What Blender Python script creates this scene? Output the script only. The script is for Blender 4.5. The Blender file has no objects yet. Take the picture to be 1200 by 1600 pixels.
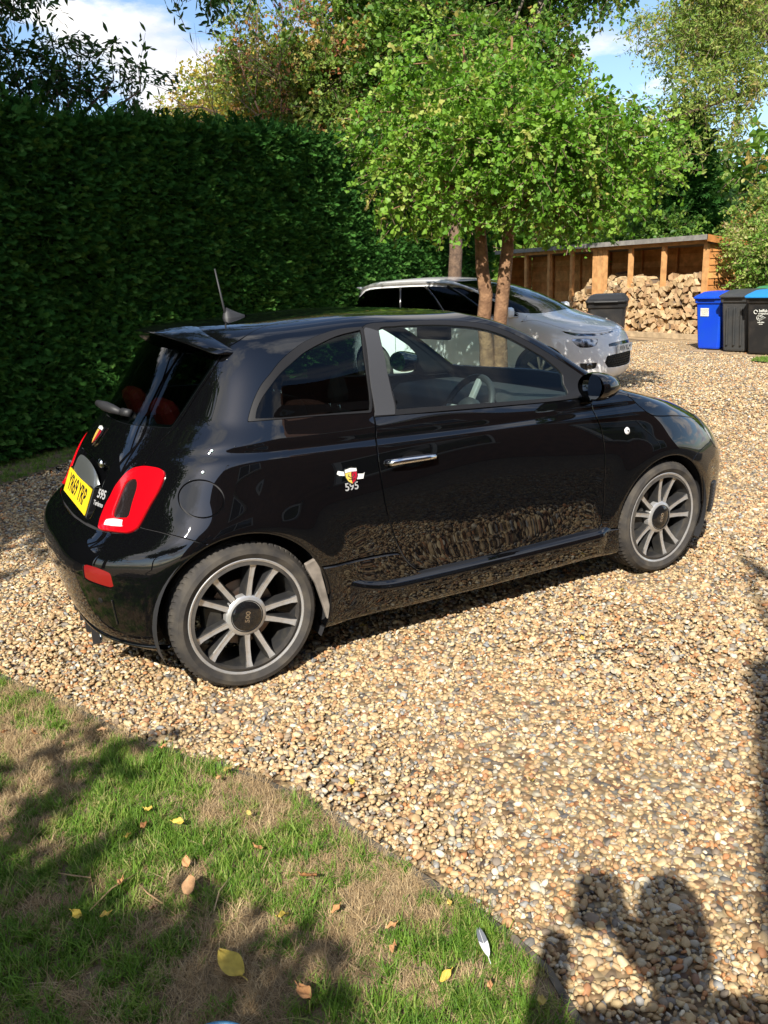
import bpy, bmesh, math, random
import numpy as np
from mathutils import Vector, Matrix, Euler

SC = bpy.context.scene
COL = SC.collection
rng = np.random.default_rng(7)
random.seed(7)
R_ = math.radians

# ---------------------------------------------------------------- camera
cam = bpy.data.cameras.new('camera')
cam_ob = bpy.data.objects.new('camera', cam)
COL.objects.link(cam_ob)
SC.camera = cam_ob
_yaw, _pitch, _roll = R_(61.13), R_(16.02), R_(-2.26)
_C = Vector((-0.947, -3.638, 1.544))
_F = Vector((math.cos(_yaw) * math.cos(_pitch), math.sin(_yaw) * math.cos(_pitch), -math.sin(_pitch)))
_R = Vector((math.sin(_yaw), -math.cos(_yaw), 0))
_U = _R.cross(_F)
_R2 = math.cos(_roll) * _R + math.sin(_roll) * _U
_U2 = -math.sin(_roll) * _R + math.cos(_roll) * _U
cam_ob.matrix_world = Matrix(((_R2.x, _U2.x, -_F.x, _C.x), (_R2.y, _U2.y, -_F.y, _C.y), (_R2.z, _U2.z, -_F.z, _C.z), (0, 0, 0, 1)))
cam.sensor_fit = 'VERTICAL'
cam.sensor_height = 36
cam.lens = 36 * 1270 / 1600
cam.clip_start = 0.05
cam.clip_end = 2000

# ---------------------------------------------------------------- light
SUN_HEAD, SUN_EL = R_(45.0), R_(40.5)      # the way the light travels, over the ground; height of the sun
sun = bpy.data.lights.new('sun', 'SUN')
sun.energy = 4.8
sun.angle = R_(0.53)
sun.color = (1.0, 0.94, 0.84)
sun_ob = bpy.data.objects.new('sun', sun)
COL.objects.link(sun_ob)
_d = Vector((math.cos(SUN_HEAD) * math.cos(SUN_EL), math.sin(SUN_HEAD) * math.cos(SUN_EL), -math.sin(SUN_EL)))
sun_ob.rotation_euler = _d.to_track_quat('-Z', 'Y').to_euler()
sun_ob.location = (-10, -10, 20)

world = bpy.data.worlds.new('World')
SC.world = world
world.use_nodes = True
wn = world.node_tree
wn.nodes.clear()
def N(tree, typ, **kw):
    n = tree.nodes.new(typ)
    for k, v in kw.items():
        if k.startswith('i_'):
            n.inputs[k[2:].replace('_', ' ')].default_value = v
        else:
            setattr(n, k, v)
    return n
sky = N(wn, 'ShaderNodeTexSky', sky_type='NISHITA', sun_disc=False)
sky.sun_elevation = SUN_EL
# azimuth of the sun itself (where the light comes from), clockwise from +Y
_az = math.atan2(-math.cos(SUN_HEAD), -math.sin(SUN_HEAD))
sky.sun_rotation = _az
sky.air_density = 1.0
sky.dust_density = 0.6
sky.ozone_density = 3.0
bg_sky = N(wn, 'ShaderNodeBackground')
bg_sky.inputs['Strength'].default_value = 0.12
wn.links.new(sky.outputs[0], bg_sky.inputs['Color'])
bg_cloud = N(wn, 'ShaderNodeBackground')
bg_cloud.inputs['Strength'].default_value = 0.86
geo = N(wn, 'ShaderNodeTexCoord')
sep = N(wn, 'ShaderNodeSeparateXYZ')
wn.links.new(geo.outputs['Generated'], sep.inputs[0])
def M(tree, op, a, b=None, c=None):
    n = tree.nodes.new('ShaderNodeMath'); n.operation = op
    for i, v in enumerate((a, b, c)):
        if v is None: continue
        if isinstance(v, (int, float)): n.inputs[i].default_value = v
        else: tree.links.new(v, n.inputs[i])
    return n.outputs[0]
zz = M(wn, 'ADD', M(wn, 'MAXIMUM', sep.outputs['Z'], 0.0), 0.16)
cx = M(wn, 'DIVIDE', sep.outputs['X'], zz)
cy = M(wn, 'DIVIDE', sep.outputs['Y'], zz)
comb = N(wn, 'ShaderNodeCombineXYZ')
wn.links.new(cx, comb.inputs[0]); wn.links.new(cy, comb.inputs[1])
comb.inputs[2].default_value = 3.1
cn = N(wn, 'ShaderNodeTexNoise', i_Scale=0.95, i_Detail=10.0, i_Roughness=0.60)
wn.links.new(comb.outputs[0], cn.inputs['Vector'])
cr = N(wn, 'ShaderNodeValToRGB')
cr.color_ramp.elements[0].position = 0.495
cr.color_ramp.elements[1].position = 0.565
wn.links.new(cn.outputs['Fac'], cr.inputs[0])
cn2 = N(wn, 'ShaderNodeTexNoise', i_Scale=2.2, i_Detail=5.0)
wn.links.new(comb.outputs[0], cn2.inputs['Vector'])
cr2 = N(wn, 'ShaderNodeValToRGB')
cr2.color_ramp.elements[0].color = (0.60, 0.64, 0.74, 1)
cr2.color_ramp.elements[1].color = (1.0, 0.97, 0.94, 1)
cr2.color_ramp.elements[0].position = 0.35
cr2.color_ramp.elements[1].position = 0.62
wn.links.new(cn2.outputs['Fac'], cr2.inputs[0])
wn.links.new(cr2.outputs[0], bg_cloud.inputs['Color'])
mixw = N(wn, 'ShaderNodeMixShader')
wn.links.new(cr.outputs[0], mixw.inputs[0])
wn.links.new(bg_sky.outputs[0], mixw.inputs[1]); wn.links.new(bg_cloud.outputs[0], mixw.inputs[2])
wo = N(wn, 'ShaderNodeOutputWorld')
wn.links.new(mixw.outputs[0], wo.inputs['Surface'])

SC.view_settings.view_transform = 'Standard'
SC.view_settings.look = 'None'
SC.view_settings.gamma = 1
SC.view_settings.use_curve_mapping = False
SC.view_settings.exposure = 0.74
SC.render.engine = 'CYCLES'
SC.cycles.use_denoising = True
SC.cycles.max_bounces = 8
SC.cycles.transparent_max_bounces = 12
SC.cycles.caustics_reflective = False
SC.cycles.caustics_refractive = False

# ================================================================ helpers
MATS = {}
def principled(name, col, rough=0.6, metal=0.0, spec=0.5, coat=0.0, coat_rough=0.03, noise=None, bump=None, trans=0.0, emit=None, ior=None):
    """noise=(scale, colour2, lo, hi[, detail]); bump=(scale, strength, distance)"""
    m = bpy.data.materials.new(name); m.use_nodes = True
    t = m.node_tree; b = t.nodes['Principled BSDF']
    b.inputs['Base Color'].default_value = (*col, 1)
    b.inputs['Roughness'].default_value = rough
    b.inputs['Metallic'].default_value = metal
    b.inputs['Specular IOR Level'].default_value = spec
    b.inputs['Coat Weight'].default_value = coat
    b.inputs['Coat Roughness'].default_value = coat_rough
    if ior: b.inputs['IOR'].default_value = ior
    tc = t.nodes.new('ShaderNodeTexCoord')
    if noise:
        n = N(t, 'ShaderNodeTexNoise', i_Scale=noise[0], i_Detail=noise[4] if len(noise) > 4 else 6.0)
        t.links.new(tc.outputs['Object'], n.inputs['Vector'])
        r = N(t, 'ShaderNodeValToRGB')
        r.color_ramp.elements[0].position = noise[2]; r.color_ramp.elements[1].position = noise[3]
        r.color_ramp.elements[0].color = (*col, 1); r.color_ramp.elements[1].color = (*noise[1], 1)
        t.links.new(n.outputs['Fac'], r.inputs[0]); t.links.new(r.outputs[0], b.inputs['Base Color'])
    if bump:
        n = N(t, 'ShaderNodeTexNoise', i_Scale=bump[0], i_Detail=5.0)
        t.links.new(tc.outputs['Object'], n.inputs['Vector'])
        bp = N(t, 'ShaderNodeBump', i_Strength=bump[1], i_Distance=bump[2])
        t.links.new(n.outputs['Fac'], bp.inputs['Height']); t.links.new(bp.outputs[0], b.inputs['Normal'])
    MATS[name] = m
    return m

def ramp_mat(name, stops, source='random', rough=0.7, spec=0.3, trans=None, hue_noise=None, const=False, bump=None, coat=0.0):
    """colour picked per instance / per object from a ramp"""
    m = bpy.data.materials.new(name); m.use_nodes = True
    t = m.node_tree; b = t.nodes['Principled BSDF']
    oi = t.nodes.new('ShaderNodeObjectInfo')
    r = t.nodes.new('ShaderNodeValToRGB')
    if const: r.color_ramp.interpolation = 'CONSTANT'
    while len(r.color_ramp.elements) < len(stops): r.color_ramp.elements.new(0.5)
    for e, (p, c) in zip(r.color_ramp.elements, stops):
        e.position = p; e.color = (*c, 1)
    t.links.new(oi.outputs['Random'], r.inputs[0])
    colr = r.outputs[0]
    if hue_noise:
        tc = t.nodes.new('ShaderNodeTexCoord')
        n = N(t, 'ShaderNodeTexNoise', i_Scale=hue_noise[0], i_Detail=4.0)
        t.links.new(tc.outputs['Object'], n.inputs['Vector'])
        mr = N(t, 'ShaderNodeMapRange'); mr.inputs[3].default_value = hue_noise[1]; mr.inputs[4].default_value = hue_noise[2]
        mr.inputs[1].default_value = .3; mr.inputs[2].default_value = .7
        t.links.new(n.outputs['Fac'], mr.inputs[0])
        mx = N(t, 'ShaderNodeMix', data_type='RGBA', blend_type='MULTIPLY'); mx.inputs[0].default_value = 1
        t.links.new(colr, mx.inputs[6])
        cc = N(t, 'ShaderNodeCombineColor')
        for k in range(3): t.links.new(mr.outputs[0], cc.inputs[k])
        t.links.new(cc.outputs[0], mx.inputs[7])
        colr = mx.outputs[2]
    t.links.new(colr, b.inputs['Base Color'])
    b.inputs['Roughness'].default_value = rough
    b.inputs['Specular IOR Level'].default_value = spec
    b.inputs['Coat Weight'].default_value = coat
    if bump:
        tc = t.nodes.new('ShaderNodeTexCoord')
        n = N(t, 'ShaderNodeTexNoise', i_Scale=bump[0], i_Detail=5.0)
        t.links.new(tc.outputs['Object'], n.inputs['Vector'])
        bp = N(t, 'ShaderNodeBump', i_Strength=bump[1], i_Distance=bump[2])
        t.links.new(n.outputs['Fac'], bp.inputs['Height']); t.links.new(bp.outputs[0], b.inputs['Normal'])
    if trans:
        tr = t.nodes.new('ShaderNodeBsdfTranslucent')
        mc = N(t, 'ShaderNodeMix', data_type='RGBA', blend_type='MULTIPLY'); mc.inputs[0].default_value = 1
        t.links.new(colr, mc.inputs[6]); mc.inputs[7].default_value = (*trans[1], 1)
        t.links.new(mc.outputs[2], tr.inputs['Color'])
        ms = t.nodes.new('ShaderNodeMixShader'); ms.inputs[0].default_value = trans[0]
        t.links.new(b.outputs[0], ms.inputs[1]); t.links.new(tr.outputs[0], ms.inputs[2])
        t.links.new(ms.outputs[0], t.nodes['Material Output'].inputs['Surface'])
    MATS[name] = m
    return m

def glass_mat(name, tint, refl=1.0, rough=0.0):
    """thin pane: tinted see-through with a mirror-like surface that grows at grazing angles"""
    m = bpy.data.materials.new(name); m.use_nodes = True
    t = m.node_tree; t.nodes.remove(t.nodes['Principled BSDF'])
    tr = t.nodes.new('ShaderNodeBsdfTransparent'); tr.inputs[0].default_value = (*tint, 1)
    gl = t.nodes.new('ShaderNodeBsdfGlossy'); gl.inputs['Roughness'].default_value = rough
    fr = t.nodes.new('ShaderNodeFresnel')
    ge = t.nodes.new('ShaderNodeNewGeometry')      # a pane is thin: both faces reflect alike, with no total reflection from inside
    t.links.new(M(t, 'ADD', M(t, 'MULTIPLY', ge.outputs['Backfacing'], 1 / 1.42 - 1.42), 1.42), fr.inputs['IOR'])
    f2 = M(t, 'MINIMUM', M(t, 'MULTIPLY', fr.outputs[0], 1.0 * refl), 1.0)
    ms = t.nodes.new('ShaderNodeMixShader')
    t.links.new(f2, ms.inputs[0]); t.links.new(tr.outputs[0], ms.inputs[1]); t.links.new(gl.outputs[0], ms.inputs[2])
    t.links.new(ms.outputs[0], t.nodes['Material Output'].inputs['Surface'])
    MATS[name] = m
    return m

def tag(o, label=None, cat=None, group=None, kind=None):
    if label: o['label'] = label
    if cat: o['category'] = cat
    if group: o['group'] = group
    if kind: o['kind'] = kind
    return o

def empty(name, loc=(0, 0, 0), rz=0.0, **kw):
    o = bpy.data.objects.new(name, None); COL.objects.link(o)
    o.empty_display_size = .2
    o.location = loc; o.rotation_euler = (0, 0, rz)
    tag(o, **kw)
    return o

def world_of(o):
    m = Matrix.LocRotScale(o.location, o.rotation_euler, o.scale)
    return (world_of(o.parent) @ o.matrix_parent_inverse @ m) if o.parent else m

def put(ob, parent, keep=True):
    """parent ob; keep=True when its mesh is given in world coordinates"""
    if parent is not None:
        ob.parent = parent
        if keep: ob.matrix_parent_inverse = world_of(parent).inverted()
    return ob

def mesh_data(name, verts, faces, mats=None, smooth=False, normals=None, midx=None, sharp=None):
    me = bpy.data.meshes.new(name)
    v = np.asarray(verts, dtype=np.float32).reshape(-1, 3)
    if isinstance(faces, np.ndarray) and faces.ndim == 2:
        k = faces.shape[1]; nf = len(faces)
        me.vertices.add(len(v)); me.vertices.foreach_set('co', v.ravel())
        me.loops.add(nf * k); me.loops.foreach_set('vertex_index', faces.astype(np.int32).ravel())
        me.polygons.add(nf); me.polygons.foreach_set('loop_start', np.arange(0, nf * k, k, dtype=np.int32))
        me.update(calc_edges=True); me.validate()
    else:
        me.from_pydata(v.tolist(), [], [list(f) for f in faces]); me.update()
    if mats:
        for m in (mats if isinstance(mats, (list, tuple)) else [mats]):
            me.materials.append(MATS[m] if isinstance(m, str) else m)
    if midx is not None: me.polygons.foreach_set('material_index', np.asarray(midx, dtype=np.int32))
    if smooth or normals is not None:
        me.polygons.foreach_set('use_smooth', [True] * len(me.polygons))
    if sharp is not None: me.set_sharp_from_angle(angle=sharp)
    if normals is not None: me.normals_split_custom_set_from_vertices(np.asarray(normals, float).tolist())
    return me

def obj(name, me, parent=None, keep=True, **kw):
    o = bpy.data.objects.new(name, me); COL.objects.link(o)
    put(o, parent, keep); tag(o, **kw)
    return o

class MB:
    """collects simple shapes into one mesh"""
    def __init__(s): s.v = []; s.f = []; s.m = []
    def add(s, v, f, m=0):
        o = len(s.v); s.v += [tuple(p) for p in v]; s.f += [tuple(i + o for i in q) for q in f]; s.m += [m] * len(f)
        return s
    def box(s, lo, hi, m=0, mat=None):
        x0, y0, z0 = lo; x1, y1, z1 = hi
        v = [(x0, y0, z0), (x1, y0, z0), (x1, y1, z0), (x0, y1, z0), (x0, y0, z1), (x1, y0, z1), (x1, y1, z1), (x0, y1, z1)]
        if mat is not None: v = [tuple(mat @ Vector(p)) for p in v]
        return s.add(v, [(0, 3, 2, 1), (4, 5, 6, 7), (0, 1, 5, 4), (1, 2, 6, 5), (2, 3, 7, 6), (3, 0, 4, 7)], m)
    def tube(s, pts, rad, n=10, m=0, cap=True):
        pts = [Vector(p) for p in pts]
        if isinstance(rad, (int, float)): rad = [rad] * len(pts)
        rings = []; up = Vector((0, 0, 1))
        prev = None
        for i, p in enumerate(pts):
            d = (pts[min(i + 1, len(pts) - 1)] - pts[max(i - 1, 0)]).normalized()
            a = prev if prev is not None else (up if abs(d.z) < .9 else Vector((1, 0, 0)))
            x = (a - d * a.dot(d)).normalized(); y = d.cross(x); prev = x
            rings.append([p + (x * math.cos(t) + y * math.sin(t)) * rad[i] for t in [2 * math.pi * k / n for k in range(n)]])
        v = [q for r in rings for q in r]; f = []
        for i in range(len(pts) - 1):
            for k in range(n):
                f.append((i * n + k, i * n + (k + 1) % n, (i + 1) * n + (k + 1) % n, (i + 1) * n + k))
        if cap: f += [tuple(reversed(range(n))), tuple((len(pts) - 1) * n + k for k in range(n))]
        return s.add(v, f, m)
    def lathe(s, prof, n=48, axis='Z', mat=None, m=0, closed=False):
        v = []; f = []
        for r, h in prof:
            for k in range(n):
                a = 2 * math.pi * k / n
                p = Vector((r * math.cos(a), r * math.sin(a), h))
                if axis == 'Y': p = Vector((p.x, p.z, p.y))
                v.append(mat @ p if mat is not None else p)
        L = len(prof)
        for i in range(L - 1 + (1 if closed else 0)):
            j = (i + 1) % L
            for k in range(n):
                q = (i * n + k, i * n + (k + 1) % n, j * n + (k + 1) % n, j * n + k)
                f.append(q if axis == 'Z' else q[::-1])
        return s.add(v, f, m)
    def grid(s, fn, nu, nv, m=0, flip=False):
        v = [fn(i / nu, j / nv) for j in range(nv + 1) for i in range(nu + 1)]
        f = []
        for j in range(nv):
            for i in range(nu):
                a = j * (nu + 1) + i; q = (a, a + 1, a + nu + 2, a + nu + 1)
                f.append(q[::-1] if flip else q)
        return s.add(v, f, m)
    def data(s, name, mats, smooth=False, sharp=None, bevel=None):
        me = mesh_data(name, s.v, s.f, mats, smooth=smooth, midx=s.m, sharp=sharp)
        return me
    def build(s, name, mats, parent=None, smooth=False, sharp=None, bevel=None, keep=True, **kw):
        o = obj(name, s.data(name, mats, smooth, sharp), parent, keep, **kw)
        if bevel:
            b = o.modifiers.new('bevel', 'BEVEL'); b.width = bevel; b.segments = 2; b.limit_method = 'ANGLE'; b.angle_limit = R_(35)
            b.harden_normals = False
        return o

def copy_tree(o, parent=None, loc=None, rot=None):
    c = o.copy(); COL.objects.link(c); c.parent = parent
    if parent is not None: c.matrix_parent_inverse = o.matrix_parent_inverse.copy()
    if loc is not None: c.location = loc
    if rot is not None: c.rotation_euler = rot
    for ch in list(o.children): copy_tree(ch, c)
    return c

# ---- scattering: one object whose points carry instances
def scatter(name, pts, rots, scls, sources, idx=None, parent=None, **kw):
    pts = np.asarray(pts, np.float32); n = len(pts)
    me = bpy.data.meshes.new(name); me.vertices.add(n); me.vertices.foreach_set('co', pts.ravel())
    a = me.attributes.new('rot', 'FLOAT_VECTOR', 'POINT'); a.data.foreach_set('vector', np.asarray(rots, np.float32).ravel())
    s = np.asarray(scls, np.float32)
    if s.ndim == 1: s = np.repeat(s[:, None], 3, 1)
    a = me.attributes.new('scl', 'FLOAT_VECTOR', 'POINT'); a.data.foreach_set('vector', s.ravel())
    if idx is None: idx = rng.integers(0, len(sources), n)
    a = me.attributes.new('idx', 'INT', 'POINT'); a.data.foreach_set('value', np.asarray(idx, np.int32))
    o = bpy.data.objects.new(name, me); COL.objects.link(o); put(o, parent); tag(o, **kw)
    g = bpy.data.node_groups.new(name, 'GeometryNodeTree')
    g.interface.new_socket('Geometry', in_out='INPUT', socket_type='NodeSocketGeometry')
    g.interface.new_socket('Geometry', in_out='OUTPUT', socket_type='NodeSocketGeometry')
    gi = g.nodes.new('NodeGroupInput'); go = g.nodes.new('NodeGroupOutput')
    ip = g.nodes.new('GeometryNodeInstanceOnPoints')
    ci = g.nodes.new('GeometryNodeCollectionInfo'); ci.inputs['Separate Children'].default_value = True; ci.inputs['Reset Children'].default_value = True
    cl = bpy.data.collections.new(name + '_pieces')
    for k, so in enumerate(sources):
        ob = bpy.data.objects.new('%s_%02d' % (name, k), so); cl.objects.link(ob)
    ci.inputs['Collection'].default_value = cl
    g.links.new(gi.outputs[0], ip.inputs['Points']); g.links.new(ci.outputs[0], ip.inputs['Instance'])
    ip.inputs['Pick Instance'].default_value = True
    for nm, typ, sock in (('rot', 'FLOAT_VECTOR', 'Rotation'), ('scl', 'FLOAT_VECTOR', 'Scale'), ('idx', 'INT', 'Instance Index')):
        na = g.nodes.new('GeometryNodeInputNamedAttribute'); na.data_type = typ; na.inputs['Name'].default_value = nm
        out = [q for q in na.outputs if q.enabled and q.name == 'Attribute'][0]
        if sock == 'Rotation':
            er = g.nodes.new('FunctionNodeEulerToRotation'); g.links.new(out, er.inputs[0]); g.links.new(er.outputs[0], ip.inputs[sock])
        else:
            g.links.new(out, ip.inputs[sock])
    g.links.new(ip.outputs[0], go.inputs[0])
    md = o.modifiers.new('scatter', 'NODES'); md.node_group = g
    return o

def text_obj(name, body, size, mat, parent, matrix, depth=0.0005, align='CENTER', sx=1.0, bold=0.0, keep=True):
    cu = bpy.data.curves.new(name, 'FONT'); cu.body = body; cu.size = size; cu.align_x = align; cu.align_y = 'CENTER'
    cu.extrude = depth; cu.offset = bold
    cu.materials.append(MATS[mat])
    o = bpy.data.objects.new(name, cu); COL.objects.link(o)
    o.matrix_world = matrix @ Matrix.Diagonal((sx, 1, 1, 1))
    if parent is not None:
        o.parent = parent; o.matrix_parent_inverse = world_of(parent).inverted()
    return o

def vnoise(x, y, s=1.0, seed=0):
    """cheap smooth 2-D noise, vectorised"""
    x = np.asarray(x) * s + seed * 13.7; y = np.asarray(y) * s - seed * 7.3
    xi = np.floor(x).astype(int); yi = np.floor(y).astype(int); fx = x - xi; fy = y - yi
    h = lambda a, b: np.modf(np.abs(np.sin(a * 127.1 + b * 311.7 + seed) * 43758.5453))[0]
    u = fx * fx * (3 - 2 * fx); v = fy * fy * (3 - 2 * fy)
    return (h(xi, yi) * (1 - u) + h(xi + 1, yi) * u) * (1 - v) + (h(xi, yi + 1) * (1 - u) + h(xi + 1, yi + 1) * u) * v

# ================================================================ ground
STONE = [(0.0, (0.560, 0.414, 0.216)), (.16, (0.426, 0.287, 0.144)), (.31, (0.650, 0.517, 0.300)), (.42, (0.314, 0.184, 0.090)), (.52, (0.526, 0.368, 0.192)), (.61, (0.190, 0.167, 0.144)),
         (.69, (0.403, 0.270, 0.144)), (.76, (0.470, 0.207, 0.078)), (.81, (0.101, 0.101, 0.102)), (.90, (0.762, 0.667, 0.480)), (.94, (0.246, 0.253, 0.258)), (1.0, (0.605, 0.483, 0.276))]
def ground_mat(name, far=True):
    m = bpy.data.materials.new(name); m.use_nodes = True
    t = m.node_tree; b = t.nodes['Principled BSDF']; tc = t.nodes.new('ShaderNodeTexCoord')
    vo = N(t, 'ShaderNodeTexVoronoi', i_Scale=38.0); t.links.new(tc.outputs['Object'], vo.inputs['Vector'])
    sp = t.nodes.new('ShaderNodeSeparateColor'); t.links.new(vo.outputs['Color'], sp.inputs[0])
    r = t.nodes.new('ShaderNodeValToRGB')
    while len(r.color_ramp.elements) < len(STONE): r.color_ramp.elements.new(.5)
    for e, (p, c) in zip(r.color_ramp.elements, STONE): e.position = p; e.color = (*c, 1)
    t.links.new(sp.outputs[0], r.inputs[0])
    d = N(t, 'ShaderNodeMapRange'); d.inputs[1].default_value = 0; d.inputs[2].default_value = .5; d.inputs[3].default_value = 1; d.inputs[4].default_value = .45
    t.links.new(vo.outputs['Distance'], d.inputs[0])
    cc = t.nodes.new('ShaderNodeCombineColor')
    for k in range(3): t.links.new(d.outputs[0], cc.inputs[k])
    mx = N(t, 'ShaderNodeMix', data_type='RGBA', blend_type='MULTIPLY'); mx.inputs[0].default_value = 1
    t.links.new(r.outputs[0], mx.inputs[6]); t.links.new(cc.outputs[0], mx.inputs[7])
    t.links.new(mx.outputs[2], b.inputs['Base Color'])
    b.inputs['Roughness'].default_value = .85
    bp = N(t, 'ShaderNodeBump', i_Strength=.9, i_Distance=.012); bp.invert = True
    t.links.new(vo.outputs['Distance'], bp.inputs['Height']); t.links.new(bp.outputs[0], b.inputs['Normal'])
    MATS[name] = m
ground_mat('gravel_bed')
principled('field', (.07, .10, .03), rough=.95, noise=(1.5, (.14, .12, .06), .35, .7), bump=(12, .6, .05))
principled('soil', (.16, .11, .065), rough=.95, noise=(9, (.26, .19, .11), .35, .65), bump=(60, .8, .02))
principled('dirt', (.40, .29, .17), rough=.95, noise=(5, (.26, .18, .10), .35, .65), bump=(50, .6, .01))

mb = MB(); mb.grid(lambda a, b: (-400 + 800 * a, -400 + 800 * b, -.05), 8, 8)
mb.build('ground', 'field', kind='structure')

GR = [(-12, -12), (60, -12), (60, 60), (-12, 60)]
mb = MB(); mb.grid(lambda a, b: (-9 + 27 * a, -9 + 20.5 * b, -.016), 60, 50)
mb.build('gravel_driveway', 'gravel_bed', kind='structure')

LAWN_EDGE = [(-3.6, 3.0), (-2.0, 1.45), (-1.25, .42), (-.88, -.13), (-.69, -.53), (-.53, -.91), (-.38, -1.19), (-.23, -1.40), (-.12, -1.66), (-.05, -1.94), (.01, -2.17), (.06, -2.36), (.07, -2.49), (.04, -2.61), (0, -2.9), (-.1, -3.4), (-.3, -5.0)]
def in_poly(px, py, poly):
    px = np.asarray(px, float); py = np.asarray(py, float); c = np.zeros(px.shape, bool); n = len(poly)
    for i in range(n):
        x0, y0 = poly[i]; x1, y1 = poly[(i + 1) % n]
        if y0 == y1: continue
        c ^= ((y0 > py) != (y1 > py)) & (px < (x1 - x0) * (py - y0) / (y1 - y0) + x0)
    return c
LAWN = LAWN_EDGE + [(-6, -5.0), (-6, 3.0)]
def flat(name, poly, z, mat, **kw):
    bm = bmesh.new(); vs = [bm.verts.new((x, y, z)) for x, y in poly]; bm.faces.new(vs)
    bmesh.ops.triangulate(bm, faces=bm.faces[:]); me = bpy.data.meshes.new(name); bm.to_mesh(me); bm.free()
    me.materials.append(MATS[mat]); return obj(name, me, **kw)
flat('lawn', LAWN, .004, 'soil', kind='structure')
HX = lambda x: 5.03 + .577 * x      # foot of the hedge
VERGE = [(-8, HX(-8) - 1.0), (-.5, HX(-.5) - .98), (.2, HX(.2) - .7), (1.5, HX(1.5) - .6), (14, HX(14) - .5), (14, HX(14) + .6), (-8, HX(-8) + .6)]
flat('verge', VERGE, -.004, 'soil', kind='structure')
DIRT = [(12.0, 4.2), (11.6, 5.6), (11.9, 7.6), (12.9, 8.4), (13.5, 11), (13.2, 16), (18, 16), (18, 4.2)]
flat('dirt_strip', DIRT, -.006, 'dirt', kind='structure')
BACKLAWN = [(11.0, 5.25), (11.4, 5.5), (11.9, 5.4), (13, 5.3), (13, 1), (11, 1)]
flat('far_lawn', BACKLAWN, .004, 'field', kind='structure')

# pebbles
ramp_mat('pebble', STONE, rough=.62, spec=.35, hue_noise=(60, .78, 1.18))
def pebble(seed):
    r = np.random.default_rng(seed)
    bm = bmesh.new(); bmesh.ops.create_icosphere(bm, subdivisions=2 if seed % 2 else 1, radius=.5)
    s = Vector((1, r.uniform(.6, .9), r.uniform(.38, .62)))
    ph = r.uniform(0, 6, 6); pl = [Vector(r.normal(size=3)).normalized() for _ in range(5)]
    for v in bm.verts:
        p = v.co.copy()
        for q in pl:                                    # knapped flats
            d = p.dot(q)
            if d > .33: p -= q * (d - .33) * .9
        k = 1 + .09 * math.sin(5 * p.x + ph[0]) + .09 * math.sin(6 * p.y + ph[1]) + .06 * math.sin(7 * p.z + ph[2])
        v.co = Vector((p.x * s.x, p.y * s.y, p.z * s.z)) * k
    me = bpy.data.meshes.new('pebble'); bm.to_mesh(me); bm.free()
    me.polygons.foreach_set('use_smooth', [True] * len(me.polygons)); me.materials.append(MATS['pebble'])
    return me
PEB = [pebble(k) for k in range(10)]
def sector(r0, r1, dens, spread=48):
    a0, a1 = R_(61 - spread), R_(61 + spread)
    n = int(dens * .5 * (a1 - a0) * (r1 * r1 - r0 * r0))
    r = np.sqrt(rng.uniform(r0 * r0, r1 * r1, n)); a = rng.uniform(a0, a1, n)
    return _C.x + r * np.cos(a), _C.y + r * np.sin(a)
px, py, ps = [], [], []
for r0, r1, dens, k in ((.5, 3.2, 7200, 1.0), (3.2, 6.0, 5000, 1.03), (6, 9.5, 2300, 1.15), (9.5, 19.0, 900, 1.4)):
    x, y = sector(r0, r1, dens, 50 if r0 < 6 else 36)
    px.append(x); py.append(y); ps.append(np.full(len(x), k))
px, py, ps = map(np.concatenate, (px, py, ps))
keep = ~in_poly(px - .03 * vnoise(px, py, 14, 3) ** 2 * 2 - .004, py, LAWN) & ~in_poly(px, py, VERGE) & ~(in_poly(px, py, DIRT) & (rng.random(len(px)) > .12)) & (py < HX(px) - .3)
px, py, ps = px[keep], py[keep], ps[keep]
n = len(px)
size = np.clip(np.exp(rng.normal(math.log(.0188), .34, n)), .008, .042) * ps
hz = (vnoise(px, py, 1.3, 3) - .5) * .022 + (vnoise(px, py, 5, 5) - .5) * .010
pz = -.010 + hz + rng.uniform(-.006, .007, n)
rot = np.stack([rng.normal(0, .38, n), rng.normal(0, .38, n), rng.uniform(0, 6.28, n)], 1)
scatter('gravel', np.stack([px, py, pz], 1), rot, np.stack([size, size * rng.uniform(.85, 1.15, n), size], 1), PEB, kind='stuff', label='loose tan, cream, orange and grey pebbles covering the driveway')

# grass and thatch
ramp_mat('grass_blade', [(0, (.085, .18, .02)), (.35, (.14, .27, .03)), (.7, (.21, .36, .045)), (.88, (.30, .38, .08)), (1, (.42, .38, .16))], rough=.55, spec=.3, trans=(.35, (1.0, 1.0, .5)))
ramp_mat('dry_blade', [(0, (.30, .20, .10)), (.5, (.42, .30, .16)), (.85, (.55, .42, .24)), (1, (.20, .13, .07))], rough=.8, spec=.15)
def clump(seed, nb, h, mat, spread, lean, w=.0022):
    r = np.random.default_rng(seed); v = []; f = []
    for b in range(nb):
        a = r.uniform(0, 6.28); bx, by = r.normal(0, spread, 2); L = h * r.uniform(.5, 1.25); ln = lean * r.uniform(.4, 1.3); w_ = w * r.uniform(.7, 1.3)
        dx, dy = math.cos(a), math.sin(a); px_, py_ = -dy, dx; o = len(v)
        for k in range(4):
            s = k / 3; out = ln * L * s ** 1.7; z = L * (s - .28 * ln * s * s)
            z = max(z * (1 if ln < 1.3 else .35), .001)
            ww = w_ * (1 - s * .85)
            v += [(bx + dx * out + px_ * ww, by + dy * out + py_ * ww, z), (bx + dx * out - px_ * ww, by + dy * out - py_ * ww, z)]
        for k in range(3): q = o + 2 * k; f.append((q, q + 1, q + 3, q + 2))
    return mesh_data('clump', v, f, mat)
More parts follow.
